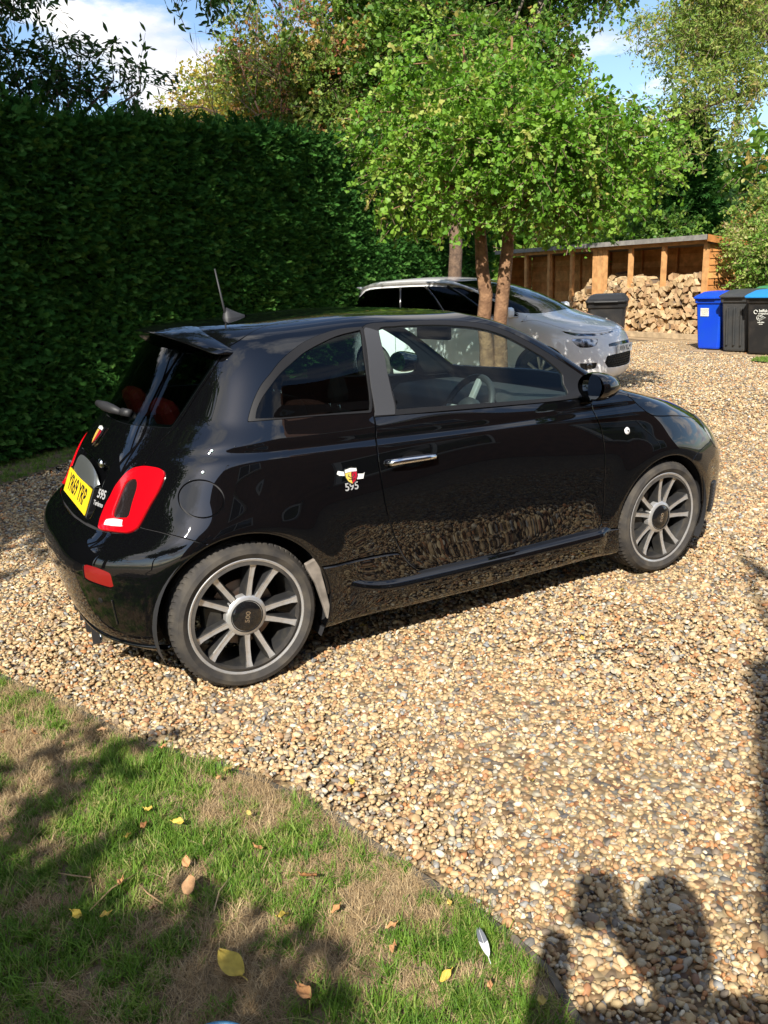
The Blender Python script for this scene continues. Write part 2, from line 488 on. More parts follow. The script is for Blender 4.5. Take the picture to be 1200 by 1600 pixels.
CL = [clump(100 + k, 16, .052, 'grass_blade', .011, .75) for k in range(6)] + [clump(120 + k, 16, .05, 'dry_blade', .02, 1.6, .0013) for k in range(4)] + [clump(140 + k, 12, .026, 'grass_blade', .012, .9, .0028) for k in range(3)]
def grass(name, x, y, green, **kw):
    n = len(x); u = rng.random(n)
    idx = np.where(u < green, rng.integers(0, 6, n), rng.integers(6, 10, n)); short = rng.random(n) < .35
    idx = np.where((idx < 6) & short, rng.integers(10, 13, n), idx)
    s = rng.uniform(.45, .95, n) * np.where(idx < 6, .60 + .45 * green, .85)
    rot = np.stack([rng.normal(0, .16, n), rng.normal(0, .16, n), rng.uniform(0, 6.28, n)], 1)
    return scatter(name, np.stack([x, y, np.full(n, .004)], 1), rot, s, CL, idx, kind='stuff', **kw)
n = 62000
x = rng.uniform(-2.6, .45, n); y = rng.uniform(-3.6, .9, n)
edge = in_poly(x - .022 + .05 * (vnoise(x, y, 11, 2)), y + .0, LAWN)
k = edge & ((x - _C.x) ** 2 + (y - _C.y) ** 2 > .3); x, y = x[k], y[k]
gmask = np.clip((vnoise(x, y, 3.1, 1) * .45 + vnoise(x, y, 9, 4) * .35 + vnoise(x, y, 22, 8) * .2 - .455) * 5 + .54, .08, .95)
grass('grass', x, y, gmask, label='patchy green lawn grass with brown thatch')
n = 9000
x = rng.uniform(-3, 7, n); y = HX(x) - rng.uniform(.0, 1.0, n); k = in_poly(x, y, VERGE); x, y = x[k], y[k]
grass('verge_grass', x, y, np.full(len(x), .75), label='thin shaded grass growing along the foot of the hedge')
n = 5000
x = rng.uniform(11.0, 13, n); y = rng.uniform(3.5, 5.5, n); k = in_poly(x, y, BACKLAWN); x, y = x[k], y[k]
grass('far_grass', x, y, np.full(len(x), .97), label='bright green grass edge beside the wheelie bins')

# ================================================================ hedge and trees
def leafy(name, stops, **kw):
    return ramp_mat(name, stops, rough=kw.pop('rough', .5), spec=kw.pop('spec', .35), trans=kw.pop('trans', (.38, (1.0, 1.0, .45))), **kw)
leafy('conifer_leaf', [(0, (.02, .07, .014)), (.4, (.04, .125, .022)), (.8, (.065, .18, .032)), (1, (.12, .24, .05))], trans=(.15, (.9, 1, .5)), rough=.8, spec=.08)
leafy('fan_leaf', [(0, (.09, .22, .02)), (.35, (.15, .32, .03)), (.75, (.22, .40, .045)), (.94, (.33, .47, .08)), (1, (.46, .42, .12))])
leafy('ash_leaf', [(0, (.025, .07, .014)), (.5, (.04, .105, .02)), (1, (.08, .15, .03))])
leafy('yellow_leaf', [(0, (.26, .33, .05)), (.4, (.42, .42, .07)), (.8, (.60, .46, .08)), (1, (.62, .34, .09))])
leafy('mixed_leaf', [(0, (.09, .18, .03)), (.4, (.18, .30, .05)), (.75, (.32, .38, .08)), (.92, (.48, .34, .10)), (1, (.50, .18, .08))])
leafy('dark_leaf', [(0, (.05, .12, .02)), (.5, (.10, .22, .03)), (.9, (.20, .34, .05)), (1, (.32, .42, .08))])
leafy('light_leaf', [(0, (.14, .24, .04)), (.5, (.24, .33, .06)), (.9, (.36, .40, .10)), (1, (.42, .30, .10))])
leafy('shrub_leaf', [(0, (.13, .26, .04)), (.5, (.24, .40, .06)), (.85, (.40, .46, .12)), (1, (.50, .42, .22))])
leafy('red_leaf', [(0, (.30, .09, .06)), (.5, (.42, .17, .10)), (1, (.35, .24, .10))])
principled('bark', (.20, .13, .085), rough=.95, noise=(14, (.10, .065, .045), .35, .65), bump=(45, .8, .02))
principled('bark_warm', (.30, .17, .09), rough=.95, noise=(11, (.16, .085, .045), .35, .65), bump=(40, .8, .02))
principled('bark_pale', (.30, .25, .20), rough=.95, noise=(9, (.16, .12, .09), .35, .65), bump=(30, .6, .02))
principled('twig', (.22, .14, .10), rough=.9)
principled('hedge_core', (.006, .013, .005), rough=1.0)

def leaf_shape(kind, L, r):
    """one small leaf in its own plane, stem at the origin, pointing along +Y"""
    if kind == 'fan': pts = [(0, 0), (.34, .38), (.50, .72), (.24, .93), (0, .80), (-.24, .93), (-.50, .72), (-.34, .38)]
    elif kind == 'long': pts = [(0, 0), (.13, .3), (.15, .6), (0, 1), (-.15, .6), (-.13, .3)]
    elif kind == 'round': pts = [(0, 0), (.30, .25), (.36, .6), (0, 1), (-.36, .6), (-.30, .25)]
    else: pts = [(0, 0), (.08, .35), (0, 1), (-.08, .35)]
    fold = r.uniform(.05, .30); return [Vector((x * L, y * L, abs(x) * L * fold - .15 * L * y * y)) for x, y in pts]
def sprig(seed, kind, n, L, reach, mat, droop=.3, stalk=True, flatness=.0):
    r = np.random.default_rng(seed); v = []; f = []; mi = []
    for k in range(n):
        t = (k + .5) / n; base = Vector((0, reach * t, -droop * reach * t * t)) + Vector(r.normal(0, reach * .10, 3))
        rot = Euler((r.normal(-.4, .6) * (1 - flatness), r.normal(0, .6) * (1 - flatness), r.uniform(-1.9, 1.9))).to_matrix()
        pts = [base + rot @ q * 1.0 for q in leaf_shape(kind, L * r.uniform(.6, 1.15), r)]
        o = len(v); v += [tuple(q) for q in pts]; m_ = len(pts)
        f.append(tuple(o + i for i in range(m_ // 2 + 1))); f.append((o,) + tuple(o + i for i in range(m_ // 2, m_))); mi += [0, 0]
    if stalk:
        o = len(v); w = .003
        for t in (0, 1):
            for a in range(3): v.append((w * (1 - .6 * t) * math.cos(a * 2.09), reach * t, -droop * reach * t * t + w * math.sin(a * 2.09)))
        for a in range(3): f.append((o + a, o + (a + 1) % 3, o + 3 + (a + 1) % 3, o + 3 + a)); mi.append(1)
    me = mesh_data('sprig', v, f, [mat, 'twig'], midx=mi)
    return me
def frond(seed, mat='conifer_leaf'):
    """flat scale-leaved conifer spray"""
    r = np.random.default_rng(seed); v = []; f = []
    def strip(p, d, L, w):
        o = len(v); s = Vector((-d.y, d.x, 0)); e = p + d * L + Vector((0, 0, -.25 * L))
        v.extend([tuple(p - s * w), tuple(p + s * w), tuple(p + d * L * .6 + s * w * .9 + Vector((0, 0, -.05 * L))), tuple(e), tuple(p + d * L * .6 - s * w * .9 + Vector((0, 0, -.05 * L)))])
        f.append((o, o + 1, o + 2, o + 3, o + 4))
    for k in range(5):
        t = k / 5; p = Vector((0, .13 * t, -.02 * t)); strip(p, Vector((0, 1, 0)), .05, .007)
        for s in (-1, 1):
            a = r.uniform(.5, .95) * s; L = .075 * (1 - .5 * t) * r.uniform(.7, 1.2); strip(p, Vector((math.sin(a), math.cos(a), r.normal(0, .15))), L, .0085)
            q = p + Vector((math.sin(a), math.cos(a), 0)) * L * .5; strip(q, Vector((math.sin(a * .2), math.cos(a * .2), 0)), L * .5, .007)
    return mesh_data('frond', v, f, mat)

# ---- clipped conifer hedge
hd = R_(30.0)
hu, hn = np.array([math.cos(hd), math.sin(hd)]), np.array([math.sin(hd), -math.cos(hd)])   # along, and out of its face
def HP(s, o, z):   # s along from (-.46, 4.77), o outwards
    return (-.46 + hu[0] * s + hn[0] * o, 4.77 + hu[1] * s + hn[1] * o, z)
HTOP = lambda s: 3.00 + .080 * np.asarray(s)
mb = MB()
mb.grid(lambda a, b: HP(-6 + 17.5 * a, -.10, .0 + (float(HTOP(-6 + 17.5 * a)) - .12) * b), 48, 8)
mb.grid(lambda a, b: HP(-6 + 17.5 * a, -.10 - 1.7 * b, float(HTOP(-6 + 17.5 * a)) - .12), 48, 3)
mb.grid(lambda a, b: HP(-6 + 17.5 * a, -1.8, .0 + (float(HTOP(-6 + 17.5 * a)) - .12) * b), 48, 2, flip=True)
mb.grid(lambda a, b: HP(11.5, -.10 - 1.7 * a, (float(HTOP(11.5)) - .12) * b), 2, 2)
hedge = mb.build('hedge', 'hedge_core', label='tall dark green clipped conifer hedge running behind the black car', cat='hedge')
n = 84000
s = rng.uniform(-2.6, 11.4, n); z = rng.uniform(.02, 1, n) * (HTOP(s) + .02)
lump = vnoise(s, z * 1.2, .9, 2) * .26 + vnoise(s, z, 3.0, 6) * .15 + rng.uniform(-.05, .06, n)
o_ = lump - .10
ntop = 13000
st = rng.uniform(-2.6, 11.4, ntop); ot = rng.uniform(-1.75, .15, ntop); zt = HTOP(st) - .12 + vnoise(st, ot, 1.1, 9) * .22 + np.abs(rng.normal(0, .07, ntop))
P = np.concatenate([np.stack([-.46 + hu[0] * s + hn[0] * o_, 4.77 + hu[1] * s + hn[1] * o_, z], 1), np.stack([-.46 + hu[0] * st + hn[0] * ot, 4.77 + hu[1] * st + hn[1] * ot, zt], 1)])
yaw_face = math.atan2(-hn[0], hn[1])     # turns +Y onto the outward normal
rot = np.concatenate([np.stack([rng.normal(.15, .45, n), rng.normal(0, .7, n), yaw_face + rng.normal(.25, .75, n)], 1), np.stack([rng.normal(.9, .5, ntop), rng.normal(0, .5, ntop), rng.uniform(0, 6.28, ntop)], 1)])
scl = np.concatenate([rng.uniform(.40, .82, n), rng.uniform(.45, .95, ntop)])
scatter('foliage', P, rot, scl, [frond(300 + k) for k in range(6)], parent=hedge, kind='stuff')

# ---- trees
def tree(name, base, limbs, clumps, sprigs, per, bark, trunk_r, label, cat='tree', scale=1.0, shell=.55, group=None, twigs=None, seed=1, gravity=0.0, crown='crown'):
    """limbs: list of point lists with (x,y,z,r) in world; clumps: (x,y,z,rx,ry,rz) ellipsoids that carry leaf sprigs"""
    r = np.random.default_rng(seed)
    root = empty(name, base, label=label, cat=cat, group=group)
    mb = MB()
    for L in limbs:
        pts = [Vector(p[:3]) for p in L]; rad = [p[3] for p in L]
        # subdivide with a little wobble
        P_, R2_ = [pts[0]], [rad[0]]
        for i in range(len(pts) - 1):
            for k in range(1, 4):
                t = k / 3; q = pts[i].lerp(pts[i + 1], t)
                if k < 3: q += Vector(r.normal(0, .13, 3)) * rad[i]
                P_.append(q); R2_.append(rad[i] * (1 - t) + rad[i + 1] * t)
        mb.tube(P_, R2_, 8)
    if limbs: mb.build('trunk', bark, root, smooth=True)
    P, Rr, S = [], [], []
    for c in clumps:
        vol = c[3] * c[4] * c[5]; n_ = int(per * vol ** .72)
        d = r.normal(size=(n_, 3)); d /= np.linalg.norm(d, axis=1)[:, None]
        rad = r.uniform(shell, 1.0, n_) ** .6 * (1 + .16 * np.sin(d[:, 0] * 5 + c[0] * 9) + .12 * np.sin(d[:, 2] * 7 + c[1] * 5))
        p = d * rad[:, None] * np.array(c[3:6]) + np.array(c[:3]); P.append(p)
        yaw = np.arctan2(-d[:, 0], d[:, 1]); pitch = np.arcsin(np.clip(d[:, 2], -1, 1)) * (1 - gravity) - gravity * .9
        Rr.append(np.stack([pitch + r.normal(0, .4, n_), r.normal(0, .6, n_), yaw + r.normal(0, .7, n_)], 1)); S.append(r.uniform(.7, 1.3, n_) * scale)
    if clumps: scatter(crown, np.concatenate(P), np.concatenate(Rr), np.concatenate(S), sprigs, parent=root)
    return root
def ellipsoid_clumps(c, rad, n, size, seed, fill=.35, flat=.8):
    r = np.random.default_rng(seed); out = []
    for k in range(n):
        d = r.normal(size=3); d /= np.linalg.norm(d); q = r.uniform(fill, .95); s_ = size * r.uniform(.65, 1.3)
        out.append((c[0] + d[0] * rad[0] * q, c[1] + d[1] * rad[1] * q, c[2] + d[2] * rad[2] * q, s_, s_, s_ * flat))
    return out
view = Vector((_F.x, _F.y, 0)).normalized(); vright = Vector((view.y, -view.x, 0))
def VP(b, r, d=0, z=0):   # point beside a base: r metres to the right across the view, d metres away
    q = Vector((b[0], b[1], 0)) + vright * r + view * d; return (q.x, q.y, z)

SP_FAN = [sprig(400 + k, 'fan', 14, .052, .20, 'fan_leaf', .45) for k in range(6)]
b0 = (4.54, 3.78, 0)
cl = []
r_ = np.random.default_rng(11)
for (x_, d_, z_, s_) in [(-1.25, 0, 3.05, .52), (-1.15, -.3, 2.45, .45), (-.75, .2, 3.45, .5), (-.7, -.4, 2.9, .5), (-.75, -.3, 2.3, .42), (-.2, .3, 3.75, .5), (-.25, -.5, 3.25, .5), (-.2, -.7, 2.7, .5), (-.35, .6, 2.9, .5), (.3, .2, 3.7, .5),
                         (.25, -.6, 3.3, .5), (.35, -.8, 2.75, .52), (.35, .5, 3.0, .5), (.25, -.5, 2.25, .42), (.75, -.2, 3.45, .48), (.8, -.6, 3.0, .5), (.8, -.3, 2.5, .48), (.85, .5, 2.9, .5), (1.2, -.1, 3.2, .45), (1.3, -.3, 2.75, .45),
                         (1.15, -.4, 2.25, .40), (1.55, 0, 2.95, .38), (1.65, -.1, 2.55, .36), (.95, -.5, 1.98, .27), (.55, -.6, 2.02, .28), (-.5, -.5, 2.05, .25), (-.05, -.4, 2.0, .22), (1.75, .2, 3.2, .34), (2.0, .2, 2.95, .30), (-1.35, -.2, 2.12, .16), (-1.0, -.3, 2.12, .18), (-1.45, .1, 2.9, .2), (-1.4, 0, 3.3, .22), (-1.0, .1, 3.85, .30), (-.6, .1, 4.15, .26), (.15, .1, 4.1, .24), (.7, -.6, 1.9, .18), (1.0, -.5, 1.86, .16), (1.45, -.3, 2.0, .2), (2.1, 0, 2.5, .22)]:
    d_ *= .8; z_ = 1.98 + (z_ - 1.98) * (.82 if x_ < .2 else .68); z_ += .12; q = VP(b0, x_ * (.88 if x_ < 0 else .82) + .13, d_, z_); cl.append((*q, s_ * .92, s_ * .92, s_ * .70))
L_ = []
L_.append([(4.575, 3.80, -.05, .105), (4.555, 3.83, .8, .080), (4.53, 3.87, 1.6, .073), (4.50, 3.88, 2.3, .055), (4.42, 3.95, 2.8, .028), (4.35, 4.0, 3.1, .010)])
L_.append([(4.66, 3.74, -.05, .100), (4.685, 3.74, .7, .078), (4.73, 3.72, 1.6, .073), (4.80, 3.70, 2.3, .053), (4.90, 3.66, 2.8, .028), (4.95, 3.6, 3.1, .010)])
for k, c in enumerate(cl):
    s0 = L_[k % 2]; a = s0[3]; L_.append([(a[0], a[1], a[2] - .05 * (k % 4), .018), ((a[0] + c[0]) / 2, (a[1] + c[1]) / 2, max(c[2], a[2] + .15), .012), (c[0], c[1], c[2], .006)])
tree('twin_stemmed_tree', b0, L_, cl, SP_FAN, 700, 'bark_warm', .1, 'bright green fan-leaved tree with two brown stems in front of the white car', seed=3, gravity=.25, shell=.5)

SP_ASH = [sprig(420 + k, 'long', 15, .095, .30, 'ash_leaf', .5, flatness=.3) for k in range(5)]
SP_YEL = [sprig(430 + k, 'round', 12, .075, .32, 'yellow_leaf', .3) for k in range(4)]
SP_MIX = [sprig(440 + k, 'round', 12, .080, .34, 'mixed_leaf', .3) for k in range(4)]
SP_DRK = [sprig(450 + k, 'round', 13, .090, .36, 'dark_leaf', .3) for k in range(4)]
SP_LGT = [sprig(460 + k, 'long', 13, .105, .36, 'light_leaf', .4) for k in range(4)]
SP_SHR = [sprig(470 + k, 'round', 14, .060, .26, 'shrub_leaf', .2) for k in range(4)]
SP_RED = [sprig(480 + k, 'round', 6, .060, .26, 'red_leaf', .2) for k in range(3)]

# ash shoots rising over the left end of the hedge
b = HP(1.6, -1.0, 0)
cl = []
for (x_, z_, s_, d_) in [(-1.7, 3.60, .40, 0), (-1.2, 3.85, .36, .2), (-.75, 3.65, .34, .1), (-.35, 3.95, .30, .3), (.0, 3.7, .32, 0), (.35, 3.95, .26, .2), (.62, 3.70, .28, .1), (.95, 3.75, .22, .2), (-1.0, 3.45, .3, 0), (-.1, 3.45, .3, 0), (.4, 3.5, .3, 0), (-2.0, 4.1, .3, .2), (1.25, 3.62, .2, .1), (-2.3, 3.6, .4, 0)]:
    q = VP(b, x_, d_, z_ + .05); cl.append((*q, s_, s_, s_ * .75))
L_ = [[(*b[:2], 0, .05), (b[0], b[1], 2.8, .035), (c[0], c[1], c[2] - .1, .008), (c[0], c[1], c[2] + c[5] * .9, .003)] for c in cl]
tree('ash_sapling', b, L_, cl, SP_ASH, 560, 'bark', .05, 'dark green ash shoots sticking up above the left end of the hedge', seed=5, shell=.2)
# big ash whose low branches hang into the top left corner
b = HP(-3.6, -2.6, 0)
cl = [(-.10, 5.3, 4.25, .45, .45, .30), (.25, 5.5, 4.45, .35, .35, .22), (.55, 5.5, 4.28, .20, .2, .16), (-.6, 5.4, 4.1, .5, .5, .4), (.5, 5.9, 4.75, .3, .3, .2), (.1, 5.6, 4.85, .5, .5, .3), (-.3, 5.8, 3.75, .28, .28, .22), (-1.5, 5.6, 4.8, .9, .9, .6), (1.85, 5.0, 4.42, .22, .22, .12), (2.15, 5.1, 4.34, .18, .18, .10), (2.45, 5.15, 4.46, .24, .24, .12), (2.8, 5.3, 4.5, .22, .22, .12), (-2.6, 6.2, 5.6, 1.3, 1.3, .9), (-3.5, 5.0, 6.4, 1.6, 1.6, 1.1), (-2.0, 4.2, 6.8, 1.4, 1.4, .9), (0, 6.4, 6.6, 1.3, 1.3, .8), (1.6, 5.9, 5.9, .9, .9, .5)]
L_ = [[(b[0], b[1], 0, .22), (b[0] + .1, b[1], 3, .18), (b[0] + .4, b[1] - .1, 5.2, .13), (-2.8, 5.6, 6.6, .07)],
      [(b[0] + .3, b[1] - .05, 4.6, .09), (-1.8, 5.7, 5.0, .05), (-.4, 5.5, 4.75, .028), (.3, 5.5, 4.5, .012), (.6, 5.5, 4.3, .004)],
      [(-2.8, 5.6, 6.4, .06), (-.6, 5.7, 6.0, .035), (1.0, 5.3, 5.1, .018), (1.9, 5.1, 4.58, .010), (2.6, 5.2, 4.5, .004)]]
tree('ash_tree', b, L_, cl, SP_ASH, 520, 'bark', .2, 'overhanging ash tree whose leafy twigs hang into the top left corner', seed=6, shell=.2, gravity=.3)

# yellow-green tree far beyond the hedge
b = (5.72, 15.22, 0)
cl = ellipsoid_clumps((5.9, 14.6, 4.6), (2.3, 1.6, 1.55), 30, .62, 21) + [(*VP(b, .1, 0, 5.9), .5, .5, .4), (*VP(b, -.5, 0, 5.7), .45, .45, .35), (*VP(b, 1.2, 0, 6.0), .6, .6, .5)]
L_ = [[(*b[:2], 0, .16), (b[0], b[1] - .2, 2.4, .12), (5.9, 14.6, 4.6, .05)]] + [[(5.85, 14.8, 3.4, .05), ((5.9 + c[0]) / 2, (14.6 + c[1]) / 2, (3.9 + c[2]) / 2, .03), (c[0], c[1], c[2], .01)] for c in cl[::3]]
tree('autumn_tree', b, L_, cl, SP_YEL + SP_MIX[:1], 360, 'bark', .15, 'yellowing tree seen over the middle of the hedge against the clouds', seed=7, shell=.2)

# mixed green tree with bare upper twigs, right of it
b = (7.2, 12.4, 0)
cl = ellipsoid_clumps((7.3, 12.0, 5.0), (1.9, 1.5, 1.7), 34, .60, 22) + ellipsoid_clumps((6.0, 12.3, 5.7), (1.1, .9, .8), 10, .42, 23) + ellipsoid_clumps((8.6, 12.8, 6.9), (1.6, 1.6, 1.2), 12, .55, 24)
L_ = [[(*b[:2], 0, .18), (7.2, 12.3, 2.6, .14), (7.3, 12.1, 5.0, .07), (7.3, 12.2, 7.4, .02)]] + [[(7.25, 12.2, 3.6, .05), ((7.3 + c[0]) / 2, (12 + c[1]) / 2, (4.2 + c[2]) / 2, .03), (c[0], c[1], c[2], .008)] for c in cl[::3]]
tree('mixed_tree', b, L_, cl, SP_MIX, 360, 'bark_pale', .18, 'olive green tree with orange tints rising behind the hedge left of the big tree', seed=8, shell=.2)

# half-bare tree whose thin branches cross the sky
b = HP(9.4, -3.4, 0)
r_ = np.random.default_rng(31); L_ = []
def fork(p, d, L, rad, depth, out, rr):
    q = p + d * L; mid = p.lerp(q, .5) + Vector(rr.normal(0, .05, 3)) * L
    out.append([(*p, rad), (*mid, rad * .8), (*q, rad * .6)])
    if depth:
        for k in range(3 if depth > 1 else 2):
            nd = (d + Vector(rr.normal(0, .48, 3)) + Vector((0, 0, -.03))).normalized(); fork(q if k else mid, nd, L * rr.uniform(.55, .85), rad * .55, depth - 1, out, rr)
top = Vector((b[0], b[1], 3.9))
L_.append([(b[0], b[1], 0, .13), (b[0] + .05, b[1], 2.4, .10), (*top, .07)])
for d_ in ((-.85, -.05, .30), (-.75, -.25, .12), (-.35, -.3, .75), (.4, -.2, .65), (-.6, .1, .5), (.7, -.1, .35), (.1, -.4, .6), (-.95, -.2, .2)):
    fork(top, (Vector((0, 0, d_[2])) - vright * abs(d_[0]) * (1 if d_[0] < 0 else -.5) + view * d_[1]).normalized(), 1.15, .024, 4, L_, r_)
cl = []
for L in L_[-260::9]: cl.append((L[2][0], L[2][1], L[2][2], .16, .16, .12))
tree('bare_branched_tree', b, L_, cl, SP_RED + SP_MIX[:1], 260, 'twig', .1, 'half-bare tree with thin arching branches and a few reddish leaves above the hedge', seed=9, shell=.1)

# big dark tree clad with ivy behind the twin-stemmed tree
b = (9.3, 11.3, 0)
cl = ellipsoid_clumps((9.4, 10.9, 5.9), (2.3, 1.6, 2.6), 44, .72, 25, fill=.45) + ellipsoid_clumps((7.9, 11.6, 7.4), (1.2, 1.2, 1.4), 12, .5, 26) + ellipsoid_clumps((11.4, 9.6, 7.4), (1.7, 1.2, 1.4), 14, .55, 27)
L_ = [[(*b[:2], 0, .26), (9.3, 11.2, 2.5, .22), (9.1, 11.1, 5.0, .16), (9.0, 11.2, 8.6, .08)], [(9.3, 11.2, 3.0, .15), (10.2, 10.5, 5.4, .10), (11.0, 10.0, 7.8, .05)], [(9.2, 11.2, 2.8, .14), (8.3, 11.6, 5.2, .10), (7.8, 11.9, 8.2, .05)]] + [[(9.3, 11.1, 4.0, .05), ((9.4 + c[0]) / 2, (10.9 + c[1]) / 2, (5.2 + c[2]) / 2, .035), (c[0], c[1], c[2], .01)] for c in cl[::4]]
tree('ivy_clad_tree', b, L_, cl, SP_DRK + SP_MIX[:1], 380, 'bark_pale', .25, 'big dark green ivy-clad tree towering behind the twin-stemmed tree', seed=10, shell=.25)
# slim trunks between hedge end and shed
tree('leaning_trunk', (7.25, 8.3, 0), [[(7.25, 8.3, 0, .15), (7.2, 8.35, 1.2, .12), (7.22, 8.3, 2.3, .11), (7.35, 8.4, 3.6, .06)]], [(7.2, 8.35, 3.6, .6, .6, .45), (7.4, 8.5, 4.1, .7, .7, .5), (6.9, 8.4, 3.1, .3, .3, .3)], SP_DRK, 500, 'bark', .1, 'rough brown trunk standing at the hedge just left of the twin-stemmed tree', seed=12)
# light tree at the right edge
b = (11.4, 6.0, 0)
cl = ellipsoid_clumps((11.9, 7.2, 5.6), (1.1, 1.4, 1.1), 15, .46, 28) + ellipsoid_clumps((9.6, 5.2, 5.0), (.9, 1.1, 1.2), 14, .42, 29) + [(8.1, 4.9, 3.45, .42, .42, .25), (7.7, 5.1, 3.2, .35, .35, .2), (8.5, 4.6, 3.75, .4, .4, .25), (8.9, 4.4, 3.3, .3, .3, .2), (8.2, 4.5, 3.0, .22, .22, .15), (9.2, 4.4, 3.9, .4, .4, .3)]
L_ = [[(12.6, 4.2, 0, .14), (12.3, 4.6, 2.6, .12), (11.4, 5.4, 4.6, .08), (10.0, 5.2, 5.4, .04)], [(11.9, 5.0, 3.6, .07), (10.2, 4.7, 4.0, .04), (8.2, 4.9, 3.4, .012)], [(11.4, 5.4, 4.6, .06), (11.8, 6.8, 5.8, .03)]]
KF = 1.75
fz = lambda p: (_C.x + (p[0] - _C.x) * KF, _C.y + (p[1] - _C.y) * KF, _C.z + (p[2] - _C.z) * KF)
cl = [(*fz(c), c[3] * KF, c[4] * KF, c[5] * KF) for c in cl]; L_ = [[(*fz(p)[:2], max(0, fz(p)[2]), p[3] * KF) for p in L] for L in L_]
tree('light_leaved_tree', (*fz((12.6, 4.2, 0))[:2], 0), L_, cl, SP_LGT, 150, 'bark', .12, 'pale yellow-green tree reaching in from the right edge above the bins', seed=13, shell=.15, gravity=.2, scale=1.45)
# dark conifer in the gap
b = (17.6, 12.6, 0)
cl = [(17.6 + .1 * math.sin(k), 12.6 + .1 * math.cos(k), .9 + .42 * k, 1.35 - .11 * k, 1.35 - .11 * k, .42) for k in range(11)]
tree('dark_conifer', b, [[(17.6, 12.6, 0, .15), (17.6, 12.6, 5.6, .03)]], cl, [frond(500 + k) for k in range(3)], 1500, 'bark', .1, 'dark conifer standing behind the log store roof', seed=14, scale=2.6, shell=.3)
# shrubs on the right behind shed and bins
for k, (x_, y_, z_, s_, w_) in enumerate([(16.6, 8.7, 1.9, 1.25, 'pale olive shrub rising behind the right end of the log store'), (14.4, 7.4, 1.55, .8, 'bright green shrub standing directly behind the blue bin'), (14.3, 5.7, 1.6, .95, 'bright green shrub behind the black bins at the right edge'), (17.2, 6.6, 2.3, 1.4, 'tall feathery shrub behind the others at the right edge'), (16.6, 12.4, 2.0, 1.0, 'dark shrub behind the middle of the log store')]):
    tree('shrub', (x_, y_, 0), [[(x_, y_, 0, .05), (x_, y_, z_, .02)]], ellipsoid_clumps((x_, y_, z_), (s_, s_, s_ * .85), 16, .48 * s_ + .08, 60 + k, fill=.3) + ellipsoid_clumps((x_, y_, z_ * .5), (s_ * .9, s_ * .9, z_ * .5), 8, .42, 80 + k), SP_SHR if k not in (0, 4) else (SP_MIX if k == 0 else SP_DRK), 620, 'bark', .05, w_, cat='shrub', group='shrubs behind the log store and bins', seed=20 + k, shell=.3)
# far wood closing the view beyond
P, Rr, S = [], [], []
r_ = np.random.default_rng(77)
for k in range(150):
    a = R_(61) + R_(-38 + 76 * (k / 149)) ; d_ = r_.uniform(32, 44); zc = r_.uniform(1.0, 3.9) * (1.25 if r_.random() < .4 else .8)
    c = (_C.x + d_ * math.cos(a), _C.y + d_ * math.sin(a), zc); n_ = 90
    q = r_.normal(size=(n_, 3)); q /= np.linalg.norm(q, axis=1)[:, None]
    P.append(q * r_.uniform(.5, 1, n_)[:, None] * (1.8, 1.8, 1.5) + np.array(c)); Rr.append(np.stack([r_.normal(0, 1, n_), r_.normal(0, 1, n_), r_.uniform(0, 6.3, n_)], 1)); S.append(r_.uniform(3.0, 5.2, n_))
scatter('far_wood', np.concatenate(P), np.concatenate(Rr), np.concatenate(S), SP_DRK + SP_MIX[:2], kind='stuff', label='far belt of trees and bushes closing the view')

# ================================================================ log store, firewood, wheelie bins
def plank_mat(name, stops): return ramp_mat(name, stops, rough=.8, spec=.2, hue_noise=(7, .7, 1.2), bump=(60, .5, .004))
plank_mat('cedar', [(0, (.48, .20, .06)), (.5, (.58, .26, .085)), (1, (.66, .34, .12))])
plank_mat('post_wood', [(0, (.58, .29, .11)), (1, (.66, .36, .15))])
plank_mat('pale_beam', [(0, (.42, .32, .20)), (1, (.50, .38, .24))])
principled('roof_felt', (.20, .19, .175), rough=.9, noise=(8, (.32, .30, .27), .4, .7))
ramp_mat('split_wood', [(0, (.38, .25, .13)), (.3, (.50, .35, .19)), (.6, (.60, .45, .27)), (.85, (.44, .28, .15)), (1, (.32, .20, .11))], rough=.85, spec=.2, hue_noise=(14, .72, 1.2))
ramp_mat('log_bark', [(0, (.14, .10, .07)), (1, (.24, .17, .11))], rough=.95, hue_noise=(20, .6, 1.2))
SX0, SX1, SY0, SY1 = 14.0, 15.1, 8.75, 15.9
shed = empty('log_store', ((SX0 + SX1) / 2, (SY0 + SY1) / 2, 0), label='long open-fronted wooden log store with a low sloping roof beside the bins', cat='log store')
zf, zb = 2.16, 1.98
def board(lo, hi, mat, name='plank', parent=None, rotx=None):
    mb = MB(); mb.box(lo, hi); return mb.build(name, mat, parent or shed)
bwall = empty('back_wall', (SX1, (SY0 + SY1) / 2, 0)); put(bwall, shed)
for k in range(14):
    z0 = .04 + .138 * k
    for (ya, yb) in ((SY0 + .05, 11.0), (11.0, 13.4), (13.4, SY1 - .03)):
        mb = MB(); mb.add([(SX1 - .03, ya, z0), (SX1 - .03, yb - .006, z0), (SX1 - .008, yb - .006, z0 + .15), (SX1 - .008, ya, z0 + .15), (SX1, ya, z0), (SX1, yb - .006, z0), (SX1, yb - .006, z0 + .15), (SX1, ya, z0 + .15)], [(0, 3, 2, 1), (4, 5, 6, 7), (0, 1, 5, 4), (3, 7, 6, 2), (0, 4, 7, 3), (1, 2, 6, 5)])
        mb.build('plank', 'cedar', bwall)
